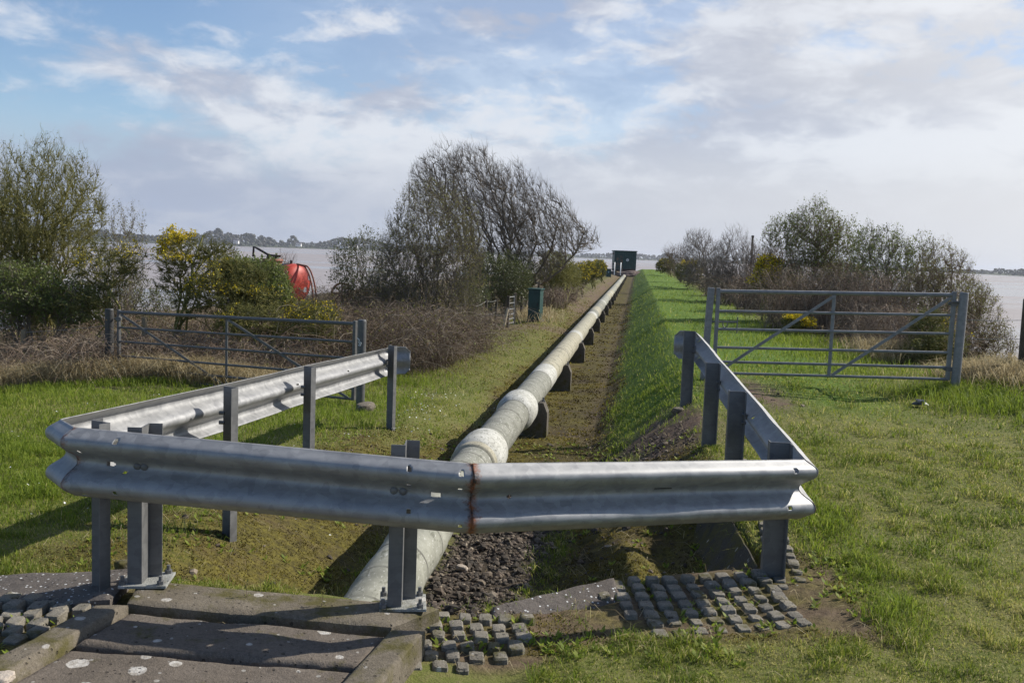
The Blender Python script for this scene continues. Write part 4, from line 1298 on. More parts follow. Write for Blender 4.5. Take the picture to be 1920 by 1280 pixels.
# ---- left of the gate
b = ground_at(88, 17)
shrub('hawthorn_tree', 'mossy many-branched hawthorn tree at the left edge, taller than the bushes beside it', 'tree', 1, [(b, .085), (b + [.12, .1, 0], .06)],
      [ell(75, 400, 17, 250, 290, 1.2), ell(20, 450, 17, 220, 240, 1.1), ell(130, 380, 17, 130, 160, .8)], 6500, BARKM, dict(n=5200, s=.03, m=LEAFB, sp=.012), (.1, 0, 0), .35, .8, .06, tw=.0048, limbs=9, mid=90, sub=700, mx=.45)
b = ground_at(-40, 17.6)
shrub('hawthorn_tree', 'second mossy thorn trunk cut off by the left edge of the photo', 'tree', 2, [(b, .07)], [ell(-60, 430, 17.6, 200, 300, 1.2)], 2500, BARKM, dict(n=2500, s=.03, m=LEAFB, sp=.012), (0, 0, 0), .35, .8, .05, tw=.0045)
b = ground_at(235, 17.8)
shrub('bare_shrub', 'thin pale twiggy shrub between the hawthorn tree and the flowering gorse', 'shrub', 3, [(b, .03), (b + [.2, 0, 0], .025)], [ell(232, 470, 17.8, 95, 190, .5), ell(205, 530, 17.8, 110, 140, .5)], 1500, BARKG, dict(n=1600, s=.028, m=LEAFB), (0, 0, 0), .6, .6, .022, tw=.004)
b = ground_at(55, 16)
shrub('leafy_bush', 'leafy green bush under the hawthorn tree at the left edge', 'bush', 4, [(b, .03), (b + [.4, 0, 0], .03)], [ell(40, 545, 16, 170, 120, .6), ell(135, 565, 16.1, 110, 90, .5)], 2600, BARK, dict(n=4600, s=.046, m=LEAFG, sp=.035), tw=.004)
gorse('dark gorse with few flowers, under the thin pale shrub', 5, 215, 16.3, [ell(195, 500, 16.3, 130, 120, .5), ell(250, 490, 16.3, 70, 80, .4), ell(160, 560, 16, 120, 70, .5)], 1500, fl=160, t=.6, q=.6)
gorse('tall leggy gorse topped with yellow flowers, above the left gate', 6, 322, 16.4, [ell(335, 470, 16.4, 100, 95, .45), ell(405, 478, 16.4, 85, 75, .4), ell(345, 525, 16.4, 120, 60, .4)], 1900, 2, .5, .46, 1100, .024)
gorse('spreading gorse in front of the red tanker, dotted with yellow', 7, 420, 16.0, [ell(430, 520, 16, 170, 90, .5), ell(440, 555, 15.8, 220, 70, .5), ell(375, 560, 15.9, 120, 80, .4)], 2200, fl=420, t=.55, q=.45)
b = ground_at(485, 16.6)
shrub('leafy_bush', 'fresh green leafy bush hiding the left part of the red tanker', 'bush', 8, [(b, .03), (b + [.25, 0, 0], .03)], [ell(487, 530, 16.6, 115, 100, .45), ell(440, 510, 16.7, 70, 70, .4), ell(520, 550, 16.5, 60, 80, .4)], 2600, BARK, dict(n=5000, s=.045, m=LEAFG, sp=.035), tw=.004)
gorse('low gorse behind the middle of the left gate', 9, 500, 15.2, [ell(480, 600, 15.2, 190, 65, .4), ell(590, 600, 15.2, 110, 65, .4)], 1700, fl=200, t=.6, q=.5)
gorse('low olive gorse below the red tanker, right end of the left gate', 10, 600, 15.9, [ell(600, 590, 15.9, 95, 60, .4), ell(555, 580, 16, 70, 50, .35)], 900, fl=150, t=.5, q=.5)
th_ = lambda *ps: [(P(px, 700, d)[0], d, r) for px, d, r in ps]
thicket('tan bramble thicket at the left edge below the hawthorn', 11, th_((30, 15.2, .9), (130, 15, .7), (185, 14.7, .4)), 560, .75, .8, dead=1200, green=300)
thicket('dead brambles behind the left end of the left gate', 12, th_((270, 15.4, .6), (340, 15.4, .6)), 420, .68, .7, dead=900, green=300)
thicket('dead brambles behind the middle of the left gate', 13, th_((430, 15.0, .6), (520, 14.8, .6)), 420, .6, .7, dead=900, green=500)
thicket('large tangled bramble thicket right of the left gate', 14, th_((660, 15.6, .7), (730, 16.2, .8), (640, 16.8, .8), (780, 17, .7)), 900, 1.1, 1.2, dead=1500, green=1800, mat=BRAMD)
thicket('brown bramble thicket along the path below the tall bush', 15, th_((830, 18, .6), (880, 19.5, .5), (800, 17.2, .5)), 600, .95, .9, dead=1300, green=1400, mat=BRAMD)
thicket('dark brambles between the red tanker and the tall bush', 16, th_((610, 20, .9), (680, 20.5, .9), (740, 20, .8)), 700, 1.3, 1.2, dead=1200, green=1500, mat=BRAMD)
b = ground_at(200, 18.6)
shrub('undergrowth_bush', 'dark low undergrowth behind the left end of the left gate', 'bush', 60, [(b, .03), (b + [.5, 0, 0], .03), (b + [-.5, 0, 0], .03)], [ell(170, 585, 18.6, 190, 90, .6), ell(270, 575, 18.8, 130, 110, .5)], 1500, BARK, dict(n=4200, s=.036, m=LEAFD, sp=.03), tw=.0045)
b = ground_at(20, 18.6)
shrub('undergrowth_bush', 'dark low undergrowth at the left edge behind the leafy bush', 'bush', 61, [(b, .03), (b + [.5, 0, 0], .03), (b + [-.5, 0, 0], .03)], [ell(40, 580, 18.6, 230, 110, .6)], 1500, BARK, dict(n=4200, s=.036, m=LEAFD, sp=.03), tw=.0045)
thicket('brown bramble band behind the tall leggy gorse', 62, th_((250, 17.6, .7), (330, 17.8, .7), (400, 17.6, .6)), 420, .95, .9, dead=900, green=1500)
thicket('brown bramble band behind the spreading gorse', 63, th_((470, 17.8, .7), (550, 17.9, .7)), 380, 1.0, .9, dead=900, green=1500)
thicket('brown bramble band below the hawthorn trunk', 64, th_((10, 17, .7), (90, 16.4, .6), (160, 16.6, .6)), 420, .9, .9, dead=900, green=1200)
# ---- centre left
b = ground_at(665, 20.5)
shrub('bare_shrub', 'sparse shrub with few leaves at the left foot of the tall bush', 'shrub', 17, [(b, .03), (b + [-.3, 0, 0], .025), (b + [.3, .2, 0], .03)], [ell(680, 500, 20.5, 120, 160, .6), ell(640, 500, 20.5, 60, 110, .4), ell(700, 540, 20.5, 140, 90, .6)], 1500, BARK, dict(n=2600, s=.036, m=LEAFD, sp=.015), (-.15, 0, 0), .5, .8, .022, tw=.0045)
b = ground_at(805, 19.5)
shrub('hawthorn_bush', 'dense rounded twiggy bush standing before the wind-swept tree', 'bush', 18, [(b, .05), (b + [.2, .1, 0], .045), (b + [-.25, 0, 0], .04)], [ell(812, 440, 19.5, 205, 225, 1.), ell(765, 500, 19.5, 150, 190, .9), ell(865, 500, 19.5, 110, 220, .8), ell(800, 580, 19.3, 215, 120, .9), ell(730, 560, 19.3, 120, 130, .7)], 9500, BARKW, dict(n=8000, s=.03, m=LEAFB, sp=.015), (0, 0, 0), .4, .8, .04, tw=.0042, limbs=12, mid=110, sub=750, mx=.4)
b = ground_at(945, 32)
shrub('windswept_tree', 'tall bare tree swept by the wind, its crown sloping down to the right', 'tree', 19, [(b, .13), (b + [.35, .5, 0], .1), (b + [-.5, .1, 0], .09), (b + [.6, 1.4, 0], .1)],
      [ell(822, 345, 32, 150, 150, 1.2), ell(880, 335, 32, 160, 140, 1.4), ell(945, 375, 32, 170, 150, 1.5), ell(1010, 415, 32, 150, 130, 1.4), ell(1062, 440, 32.5, 110, 80, 1.1), ell(920, 430, 32, 200, 130, 1.3), ell(1100, 450, 33, 60, 40, .8), ell(1000, 485, 32.5, 150, 90, 1.)],
      11500, BARKW, None, (-.42, 0, .7), .8, .15, .085, tw=.006, limbs=22, mid=190, sub=1300, mx=1.0, jit=.018, climb=(-.45, 0, 1))
b = ground_at(915, 29)
shrub('evergreen_bush', 'dark evergreen bush under the wind-swept tree', 'bush', 20, [(b, .03), (b + [.4, 0, 0], .03), (b + [-.5, 0, 0], .03)], [ell(925, 525, 29, 170, 110, .7), ell(885, 560, 25, 70, 110, .5), ell(965, 515, 32, 90, 90, .6)], 2600, BARK, dict(n=11000, s=.045, m=LEAFD, sp=.04), tw=.006)
b = ground_at(1030, 36)
shrub('evergreen_bush', 'olive bush just right of the green kiosk, below the tree', 'bush', 21, [(b, .03), (b + [.5, 0, 0], .03)], [ell(1040, 503, 37, 80, 70, .8), ell(1062, 518, 40, 66, 52, .8)], 1400, BARKM, dict(n=4500, s=.055, m=LEAFB, sp=.05), tw=.008)
for i, (px, d, py, w, h, lab) in enumerate(((1085, 46, 513, 50, 48, 'yellow gorse bush along the far left side of the path, nearest of the row'), (1108, 58, 507, 44, 40, 'yellow gorse bush in the middle of the row left of the far path'), (1124, 72, 503, 30, 34, 'farthest gorse bush left of the path, before the far green box'))):
    gorse(lab, 22 + i, px, d, [ell(px, py, d, w, h, .9)], 1000, fl=700, q=.2, t=.42)
thicket('pinkish dead brush behind the green kiosk', 26, th_((1030, 36, .6), (1050, 41, .6)), 260, .8, .8, dead=300, rad=.008, mat=BRAM)
# ---- right side
gorse('farthest right gorse by the green bank top', 30, 1248, 80, [ell(1248, 497, 80, 40, 28, 1.2)], 800, fl=260, q=.3, t=.5)
b = ground_at(1268, 58)
shrub('thorn_bush', 'small brown thorn bush at the far end of the right hedge', 'bush', 31, [(b, .06), (b + [.5, 0, 0], .05)], [ell(1268, 485, 58, 72, 66, 1.2)], 1500, BARKR, None, (-.2, 0, 0), .5, .7, .04, tw=.018, mx=.9)
b = ground_at(1318, 45)
shrub('thorn_bush', 'grey wind-swept thorn bush with a peaked top in the right hedge', 'bush', 32, [(b, .07), (b + [.5, 0, 0], .06)], [ell(1312, 472, 45, 84, 92, 1.2), ell(1298, 452, 45, 44, 62, .8), ell(1310, 510, 45, 90, 60, .9)], 2600, BARKG, None, (-.5, 0, .2), .4, .5, .05, tw=.0145, mx=.9)
b = ground_at(1392, 33)
shrub('thorn_bush', 'wide brown-grey thorn bush left of the thin pole', 'bush', 33, [(b, .06), (b + [.6, 0, 0], .05), (b + [-.6, 0, 0], .05)], [ell(1378, 485, 33, 115, 125, 1.1), ell(1375, 530, 33, 120, 70, .8), ell(1352, 500, 33.5, 80, 90, .9), ell(1410, 495, 32, 70, 90, .9)], 3600, BARKG, None, (-.4, 0, .15), .4, .5, .05, tw=.0125, mx=.8)
gorse('yellow-tipped gorse at the foot of the peaked thorn bush', 34, 1300, 46, [ell(1300, 510, 46, 46, 52, .8), ell(1280, 507, 48, 40, 36, .8)], 1100, fl=500, q=.35, t=.45)
gorse('bright yellow gorse left of the leafy hawthorn, above the right gate', 35, 1440, 23.2, [ell(1440, 503, 23.2, 56, 56, .4), ell(1430, 526, 23.2, 62, 46, .4)], 1000, fl=1500, q=.15, t=.3, s=.028)
b = ground_at(1520, 23)
shrub('hawthorn_bush', 'round-headed hawthorn bush with fresh leaves, tallest of the right hedge', 'bush', 36, [(b, .06), (b + [.25, 0, 0], .05), (b + [-.3, .1, 0], .04)], [ell(1525, 440, 23, 130, 140, .9), ell(1470, 435, 23, 90, 80, .7), ell(1570, 480, 23, 130, 150, .8), ell(1520, 525, 23, 200, 110, .8)], 5200, BARKR, dict(n=6000, s=.042, m=LEAFG, sp=.02), (-.45, 0, .35), .6, .55, .045, tw=.005, limbs=10, mid=90, sub=600, mx=.45)
b = ground_at(1455, 27)
shrub('thorn_bush', 'brown thorn bush behind the bright yellow gorse, mostly hidden', 'bush', 65, [(b, .06), (b + [.6, 0, 0], .05)], [ell(1450, 500, 27, 110, 90, .9), ell(1470, 530, 26, 120, 80, .8)], 2400, BARKR, None, (-.4, 0, .15), .5, .5, .05, tw=.0095, mx=.7)
b = ground_at(1590, 21)
shrub('thorn_bush', 'low brown brush filling the hedge between the round hawthorn and the open shrub', 'bush', 66, [(b, .05), (b + [.5, 0, 0], .04), (b + [-.5, 0, 0], .04)], [ell(1590, 540, 21, 150, 110, .8), ell(1500, 555, 21, 130, 80, .7)], 2400, BARKR, dict(n=1500, s=.03, m=LEAFB, sp=.015), (-.3, 0, .15), .5, .5, .04, tw=.0052, mx=.5)
b = ground_at(1655, 20)
shrub('leaning_shrub', 'open shrub with small leaves leaning left, right of the round hawthorn', 'shrub', 37, [(b, .045), (b + [.4, 0, 0], .04), (b + [.8, 0, 0], .04)], [ell(1655, 480, 20, 130, 130, .7), ell(1625, 460, 20, 70, 100, .5), ell(1705, 500, 20, 130, 140, .7), ell(1620, 560, 20, 150, 110, .7), ell(1690, 575, 19.5, 150, 100, .7)], 3600, BARK, dict(n=4200, s=.038, m=LEAFG, sp=.015), (-.5, 0, .35), .6, .5, .035, tw=.0045)
b = ground_at(1770, 18)
shrub('leaning_shrub', 'dark twiggy shrub above the right end of the right gate', 'shrub', 38, [(b, .04), (b + [.3, 0, 0], .035), (b + [-.4, 0, 0], .035)], [ell(1765, 505, 18, 120, 120, .7), ell(1735, 555, 18, 120, 130, .7), ell(1795, 560, 18, 100, 120, .6), ell(1760, 600, 17.5, 150, 90, .6)], 3800, BARKR, dict(n=2800, s=.028, m=LEAFB, sp=.012), (-.4, 0, .4), .7, .5, .03, tw=.0042)
b = ground_at(1840, 15.5)
shrub('leaning_shrub', 'reddish twiggy shrub sloping down to the mud, right of the right gate', 'shrub', 39, [(b, .03), (b + [.2, 0, 0], .03), (b + [-.25, 0, 0], .03), (b + [.4, -.1, 0], .025)], [ell(1835, 610, 15.5, 90, 150, .6), ell(1865, 640, 15.5, 80, 90, .5), ell(1820, 560, 15.6, 60, 100, .5)], 2600, BARKR, dict(n=2200, s=.026, m=LEAFB, sp=.012), (.15, 0, 0), .8, .6, .022, tw=.0036)
gorse('low yellow gorse seen through the left half of the right gate', 40, 1495, 18.5, [ell(1495, 602, 18.5, 70, 28, .4)], 500, fl=700, q=.2, t=.3, s=.026)
gorse('low dark gorse seen through the right end of the right gate', 41, 1750, 14.2, [ell(1745, 610, 14.2, 90, 75, .45), ell(1770, 650, 13.6, 90, 70, .4), ell(1720, 660, 13.8, 70, 60, .4)], 1500, fl=60, t=.6)
thicket('reddish dead bracken behind the middle of the right gate', 42, th_((1480, 20, .6), (1560, 19.5, .7), (1640, 18.5, .6)), 800, 1.3, .9, dead=2000)
thicket('dead brambles behind the right half of the right gate', 43, th_((1660, 16.4, .6), (1700, 15.4, .5), (1740, 14.8, .4)), 480, .75, .7, dead=900)
thicket('pale dead brush below the grey thorn bushes', 44, th_((1380, 31, .8), (1410, 27.5, .6), (1350, 38, .8)), 420, .95, .9, dead=500, rad=.009)
b = ground_at(535, 31)
shrub('bare_sapling', 'small bare sapling standing behind the red tanker', 'sapling', 45, [(b, .03)], [ell(535, 485, 31, 55, 44, .5)], 160, BARKR, None, (0, 0, 0), .5, .8, .02, tw=.006, mid=14, sub=60, limbs=4)
for px, s in ((462, 46), (605, 47)):
    q = S_(px, 1122 if px == 462 else 1140, .0)
    rng = np.random.default_rng(s)
    e = empty('seedling', q, 'tiny dry seedling growing from the crack of the sill, %s' % ('left one' if px == 462 else 'right one near the base plate'), 'weed')
    g = Geo(); st = q + np.outer(np.linspace(0, .085, 6), [0, 0, 1]) + rng.normal(0, .003, (6, 3)); g.path(st, [.0015, .0014, .0012, .001, .0009, .0006], 4); g.build('stem', BARKR, e)
    g = Geo(); leaves(rng, g, st[None], 26, .014, .006); g.build('leaves', LEAFB, e, smooth=False)


def dry_grass():
    rng = np.random.default_rng(51)
    G = Geo()
    for px, d, rx, ry, n, h in ((60, 14.6, .9, .5, 2600, .34), (175, 14.3, .5, .4, 1500, .36), (255, 14.55, .5, .2, 2200, .46), (345, 14.1, .6, .2, 2600, .46), (440, 13.75, .6, .2, 2000, .42), (540, 13.4, .6, .2, 1500, .34), (130, 14.3, .8, .3, 2600, .5), (20, 14.3, .8, .3, 2200, .52), (560, 14.2, .6, .3, 600, .25),
                                (1650, 14.6, .4, .5, 900, .4), (1830, 11.6, .35, .35, 1500, .3), (1880, 11.2, .35, .4, 1300, .3), (1700, 14.0, .4, .3, 500, .35), (880, 21, .3, 1.2, 700, .3), (1000, 31, .5, 2.5, 900, .4), (1900, 12.5, .4, .4, 700, .35)):
        c = P(px, 700, d)
        xy = np.c_[rng.normal(c[0], rx * .6, n), rng.normal(d, ry * .6, n)]
        G.add(*blades(rng, xy, h * rng.uniform(.4, 1.25, n), .0042 * d / 14, rng.uniform(.3, 1.5, n), np.clip(rng.normal(.5, .25, n), 0, 1)))
    tag(G.build('dry_grass', STRAW, angle=0), 'tall straw-coloured dead grass around the gates and hedges', 'dry grass', kind='stuff')
    G = Geo()
    for px, d, rx, ry, n, h in ((60, 13.8, 1., .5, 2500, .16), (230, 13.8, 1., .4, 2500, .15), (420, 14.0, 1., .4, 2000, .15), (1780, 10.9, .6, .3, 2200, .17), (1850, 10.3, .5, .5, 2200, .17), (1600, 14.5, .9, .8, 2500, .16), (1500, 17, .8, 1., 1500, .16), (700, 14.8, .8, .4, 1600, .12), (1560, 6.2, .12, .5, 1500, .07)):
        c = P(px, 700, d)
        xy = np.c_[rng.normal(c[0], rx * .6, n), rng.normal(d, ry * .6, n)]
        G.add(*blades(rng, xy, h * rng.uniform(.4, 1.25, n), .0026 * d / 14 + .0006, rng.uniform(.2, 1.1, n), np.clip(rng.normal(.5, .22, n), 0, 1)))
    tag(G.build('long_grass', BLADEG, angle=0), 'long green grass tufts at the foot of the gates and hedges', 'long grass', kind='stuff')


dry_grass()
# ------------------------------------------------------------------ built things along the path
def m_paint(name, c, var=.25, rough=.45, rust=0., scale=3):
    m = MT(name); co_ = m.coord(); n1 = m.noise(scale, 5, .65, co_); n2 = m.noise(scale * 8, 4, .7, co_)
    col = m.mix(m.rng(n1, .3, .7), tuple(x * (1 - var) for x in c), tuple(min(1, x * (1 + var)) for x in c))
    if rust: col = m.mix(m.rng(m.math('ADD', m.math('MULTIPLY', n1, .6), m.math('MULTIPLY', n2, .4)), .62 - rust, .66 - rust, 0, .9), col, (.2, .09, .045))
    return m.pbr(col, rough, 0, m.bump(n2, .1, .003), .4)


GREEN = m_paint('dark_green_paint', (.022, .062, .055), .3, .5)
GREENR = m_paint('rust_streaked_green_paint', (.025, .06, .052), .3, .6, .1)
BLACKM = m_paint('black_rusty_iron', (.03, .025, .022), .3, .7, .05)
REDP = m_paint('faded_red_paint', (.52, .065, .04), .25, .5, .02, 2.2)
REDR = m_paint('rusty_red_paint', (.36, .08, .045), .35, .7, .2, 2.2)
WHT = m_paint('white_rail_paint', (.75, .75, .72), .1, .5)
WOOD = m_paint('weathered_wood', (.21, .17, .11), .4, .9, 0, 6)
WOODP = m_paint('pale_wood', (.42, .35, .24), .25, .9, 0, 6)
WOODD = m_paint('dark_old_wood', (.085, .068, .048), .4, .9, 0, 6)
WIRE = m_paint('fence_wire', (.3, .29, .27), .2, .5)
BLUE = m_paint('dark_blue_band', (.02, .03, .06), .2, .5)
STAIN = m_paint('stained_cabin_skirting', (.06, .04, .03), .4, .9, 0, 3)


def R_z(a): return np.array(Matrix.Rotation(a, 3, 'Z'))


# kiosk
q = P(1003, 602, 28.3)
zk = gz(q[0], q[1]); yk = -.32
e = empty('electric_kiosk', [q[0], q[1], zk], 'green metal kiosk on a concrete plinth beside the small gate', 'kiosk')
R = R_z(yk)
kh = .93; ktop = P(1003, 540, 28.3)[2]; kb = ktop - kh
g = Geo(); g.box([q[0] + .02, q[1], (kb + zk) / 2 - .06], (.43, .4, kb - zk + .14), R); g.build('plinth', CONCB, e, smooth=False, bevel=.01)
g = Geo(); g.box([q[0], q[1], kb + kh / 2 - .02], (.36, .34, kh - .04), R); body = g.build('cabinet', GREEN, e, smooth=False, bevel=.006)
g = Geo(); g.box(np.array([q[0], q[1], kb + kh / 2 - .03]) + R @ [-.005, -.176, 0], (.3, .012, kh - .14), R); d_ = g.build('door', GREEN, e, smooth=False, bevel=.003)
g = Geo(); g.box(np.array([q[0], q[1], kb + kh * .5]) + R @ [.11, -.19, 0], (.02, .03, .09), R); g.build('handle', BLACKM, d_, smooth=False)
g = Geo()
hw = np.array([[-.21, -.2, 0], [.21, -.2, 0], [.21, .2, 0], [-.21, .2, 0], [-.21, -.2, .03], [.21, -.2, .03], [.21, .2, .045], [-.21, .2, .045]])
g.add(hw @ R.T + [q[0], q[1], ktop - .045], np.array([[0, 3, 2, 1], [4, 5, 6, 7], [0, 1, 5, 4], [1, 2, 6, 5], [2, 3, 7, 6], [3, 0, 4, 7]])); g.build('lid', GREEN, e, smooth=False, bevel=.004)

# small gate with braced posts
gp = [P(951, 611, 26.2), P(964, 608, 27.5)]
tops = [P(952, 554, 26.2)[2], P(964.5, 549, 27.5)[2]]
gate_e = None
for k in range(2):
    c = gp[k]; z0 = gz(c[0], c[1]); w = .05
    e = empty('wooden_gate_post', [c[0], c[1], z0], ('near wooden post of the small gate with a pale leaning strut', 'far wooden post of the small gate, next to the green kiosk')[k], 'gate post')
    g = Geo(); g.box([c[0], c[1], (tops[k] + z0 - .2) / 2], (w * 1.6, w * 1.6, tops[k] - z0 + .2)); g.build('post', WOODD if k == 0 else WOOD, e, smooth=False, bevel=.008)
    a = np.array([c[0], c[1], z0 + .55 - .1 * k]); b_ = P(944, 614, 25.9) if k == 0 else P(976, 600, 28.0)
    b_[2] = gz(b_[0], b_[1]) - .03
    g = Geo(); g.cyl(a, b_, .04 if k == 0 else .03, 8); g.build('strut', WOODP if k == 0 else WOOD, e)
c0, c1 = gp[0] + (gp[1] - gp[0]) * .14, gp[0] + (gp[1] - gp[0]) * .88
e = empty('small_metal_gate', [c0[0], c0[1], gz(c0[0], c0[1])], 'narrow metal bar gate seen almost edge-on between two wooden posts', 'gate')
zt0, zt1 = tops[0] - .05, tops[1] - .1
for k in range(7):
    g = Geo(); f = [0, .17, .34, .48, .61, .73, .85][k]
    g.cyl([c0[0], c0[1], zt0 - f], [c1[0], c1[1], zt1 - f], .014, 8); g.build('rail', GATER, e)
for c, zt in ((c0, zt0), (c1, zt1)):
    g = Geo(); g.cyl([c[0], c[1], zt - .9], [c[0], c[1], zt + .02], .017, 8); g.build('stile', GATER, e)


def fence(pts, label, hgt=1.0, wires=3, mat=None, r=.04, wr=.003, pname='post'):
    pts = [np.array([x, y, gz(x, y)]) for x, y in pts]
    e = empty('wire_fence', pts[0], label, 'fence')
    rng = np.random.default_rng(len(pts))
    tops_ = []
    for p in pts:
        h = hgt * rng.uniform(.93, 1.05); tl = p + [rng.normal(0, .02), rng.normal(0, .02), h]
        g = Geo(); g.cyl(p - [0, 0, .2], tl, r, 10, r * .92); g.build('post', mat or WOOD, e); tops_.append(tl)
    for k in range(wires):
        g = Geo(); f = .95 - k * .75 / max(1, wires - 1)
        for a, b, ta, tb in zip(pts, pts[1:], tops_, tops_[1:]):
            qa = a + (ta - a) * f; qb = b + (tb - b) * f
            t = np.linspace(0, 1, 6)[:, None]
            g.path(qa + (qb - qa) * t - np.array([0, 0, .03]) * np.sin(t * math.pi), wr, 4)
        g.build('wire', WIRE, e)
    return e


fence([(pipe_x(y) - 2.33, y) for y in (30.5, 33, 35.5, 38, 40.5, 43, 45.5, 48, 51, 54)], 'wooden post and wire fence along the left of the path beyond the kiosk', 1.02, 3, WOODD, .05, .005)
fence([(pipe_x(y) - 2.45 - max(0, 21 - y) * .2, y) for y in (18.5, 20.3, 22.1, 24.0, 25.6)], 'low post and wire fence in the brambles before the small gate', .85, 3, WOODD, .04, .004)
x0 = P(1920, 600, 11.5)
fence([(x0[0] + .03, 11.5), (P(1960, 600, 10)[0] + .9, 10.4)], 'dark fence post at the right edge of the photo', .95, 0, WOODD, .055)
q = P(1913, 600, 12.0); qb = np.array([P(1818, 600, 13)[0], 13.0])
e = empty('wire_strands', [q[0], q[1], gz(q[0], q[1])], 'thin wires stretched across the mud view at the right edge', 'wire')
for py in (599, 634):
    g = Geo(); a = P(1740, py - 6, 15); b_ = P(1935, py + 1, 11.6); t = np.linspace(0, 1, 8)[:, None]
    g.path(a + (b_ - a) * t - np.array([0, 0, .03]) * np.sin(t * math.pi), .003, 4); g.build('wire', WIRE, e)
fence([(P(px, 700, d)[0], d) for px, d in ((272, 15.3), (40, 15.4))], 'old wooden fence post with wire, behind the left end of the left gate', .95, 2, WOOD, .045)
t = P(1411.5, 443, 36)
e = empty('marker_pole', [t[0], t[1], gz(t[0], t[1])], 'thin dark pole sticking up out of the right hedge', 'pole')
g = Geo(); g.cyl([t[0], t[1], gz(t[0], t[1]) - .2], t, .04, 10); g.build('pole', WOODD, e)
g = Geo(); g.cyl(t - [0, 0, .05], t + [0, 0, .03], .05, 10); g.build('cap', WOODD, e)

# green cabin at the end of the pipe
CD = 110.
cl, cr_ = P(1151, 509, CD), P(1192, 511, CD)
cw = cr_[0] - cl[0]; zb = P(1172, 509, CD)[2]; ztop = P(1172, 471.5, CD)[2]; ch = ztop - zb
cx = (cl[0] + cr_[0]) / 2
e = empty('green_cabin', [cx, CD + 1.3, zb], 'dark green cabin at the far end of the pipeline with a round white sign', 'cabin')
g = Geo(); g.box([cx, CD + 1.3, zb + ch / 2 + .15], (cw, 2.6, ch - .3)); 
g.build('walls', GREEN, e, smooth=False, bevel=.02)
g = Geo()
for k in range(9): g.box([cx - cw / 2 + .15 + k * (cw - .3) / 8, CD - .025, zb + ch / 2 + .2], (.035, .04, ch - .5))
g.build('cladding_ribs', GREEN, e, smooth=False)
g = Geo(); g.box([cx, CD + 1.3, ztop + .04], (cw + .16, 2.8, .12)); g.build('roof', GREEN, e, smooth=False, bevel=.02)
g = Geo(); g.box([cx, CD + 1.3, zb + .17], (cw - .06, 2.56, .34)); g.build('skirting', STAIN, e, smooth=False)
g = Geo(); g.box([cx - cw * .28, CD - .06, zb + ch * .47], (.86, .06, ch * .78)); dr_ = g.build('door', GREENR, e, smooth=False, bevel=.01)
g = Geo(); g.box([cx - cw * .16, CD - .11, zb + ch * .45], (.05, .08, .18)); g.build('handle', BLACKM, dr_, smooth=False)
s = P(1176.6, 487.5, CD - .08)
g = Geo(); g.cyl(s + [0, .03, 0], s - [0, .03, 0], .15, 24); sg = g.build('sign', WHT, e, smooth=True)
g = Geo(); g.cyl(s - [0, .028, 0], s - [0, .036, 0], .07, 16); g.build('sign_symbol', m_paint('grey_symbol', (.3, .36, .38), .1), sg)
for py in (475.5, 495):
    q = P(1150, py, CD + .3); g = Geo(); g.box(q, (.14, .5, .16)); g.build('wall_lamp' if py < 480 else 'vent_box', BLACKM, e, smooth=False)
# steps with white handrails
st0 = P(1158, 521, 103.5)
e = empty('cabin_steps', [st0[0], 104, gz(st0[0], 104)], 'dark steps with two white handrails leading up to the green cabin', 'steps')
zs0 = gz(st0[0], 104)
for k in range(5):
    g = Geo(); g.box([st0[0], 104.2 + k * 1.1, zs0 + (zb - zs0) * (k + 1) / 5 - .1], (.72, 1.15, .2)); g.build('tread', BLACKM, e, smooth=False)
for px0, px1 in ((1151.5, 1153), (1163, 1164.5)):
    a = P(px0, 518, 104); b_ = P(px1, 494.5, 108.5)
    g = Geo(); z0 = zs0
    g.path([[a[0], 104, z0], [a[0], 104, z0 + .95], [b_[0], 108.6, zb + 1.0], [b_[0], 108.6, zb]], .045, 8); g.build('handrail', WHT, e, angle=0)
# rubble bank under the cabin
RUB = m_concrete('brown_rubble', (.09, .065, .055), (.17, .125, .105), 0, 0, 1)
q0 = P(1182, 516, 106)
iv, iff = ico_mesh(2); rng = np.random.default_rng(3)
g = Geo()
nv = iv * (1 + .5 * (fbm(iv[:, 0] * 2, iv[:, 1] * 2 + iv[:, 2], 3) - .5))[:, None]
v3, f3 = ico_mesh(4)
nv = v3 * (1 + .5 * (fbm(v3[:, 0] * 3, v3[:, 1] * 3 + v3[:, 2] * 2, 4) - .5))[:, None]
g.add(nv * [2.0, 3.0, .75] + [q0[0] + .3, 108.5, zb - .62], f3)
tag(g.build('rubble_bank', RUB, smooth=False), 'brown rubble mound under the green cabin at the pipe end', 'rubble')
# far green box and dark hut
for px0, px1, py0, py1, d, lab, nm, mt in ((1136.5, 1145.5, 504.5, 523, 92, 'small dark green box left of the cabin steps', 'green_box', GREEN),):
    a, b_ = P(px0, py1, d), P(px1, py1, d); zt = P(px0, py0, d)[2]; z0 = gz(a[0], d)
    e = empty(nm, [(a[0] + b_[0]) / 2, d, z0], lab, 'box')
    g = Geo(); g.box([(a[0] + b_[0]) / 2, d + .25, (zt + z0) / 2], (b_[0] - a[0], .5, zt - z0)); g.build('cabinet', mt, e, smooth=False, bevel=.01)
    g = Geo(); g.box([(a[0] + b_[0]) / 2, d + .25, zt + .02], (b_[0] - a[0] + .08, .6, .05)); g.build('lid', mt, e, smooth=False)
    g = Geo(); g.box([(a[0] + b_[0]) / 2 - .03, d - .012, (zt + z0) / 2 + .1], (.12, .02, .16)); g.build('notice', m_paint('faded_notice', (.2, .3, .36), .1), e, smooth=False)
a = P(1133, 503, 98)
e = empty('timber_stack', [a[0], 98, gz(a[0], 98)], 'dark broken timber uprights behind the far green box', 'timber')
z0 = gz(a[0], 98)
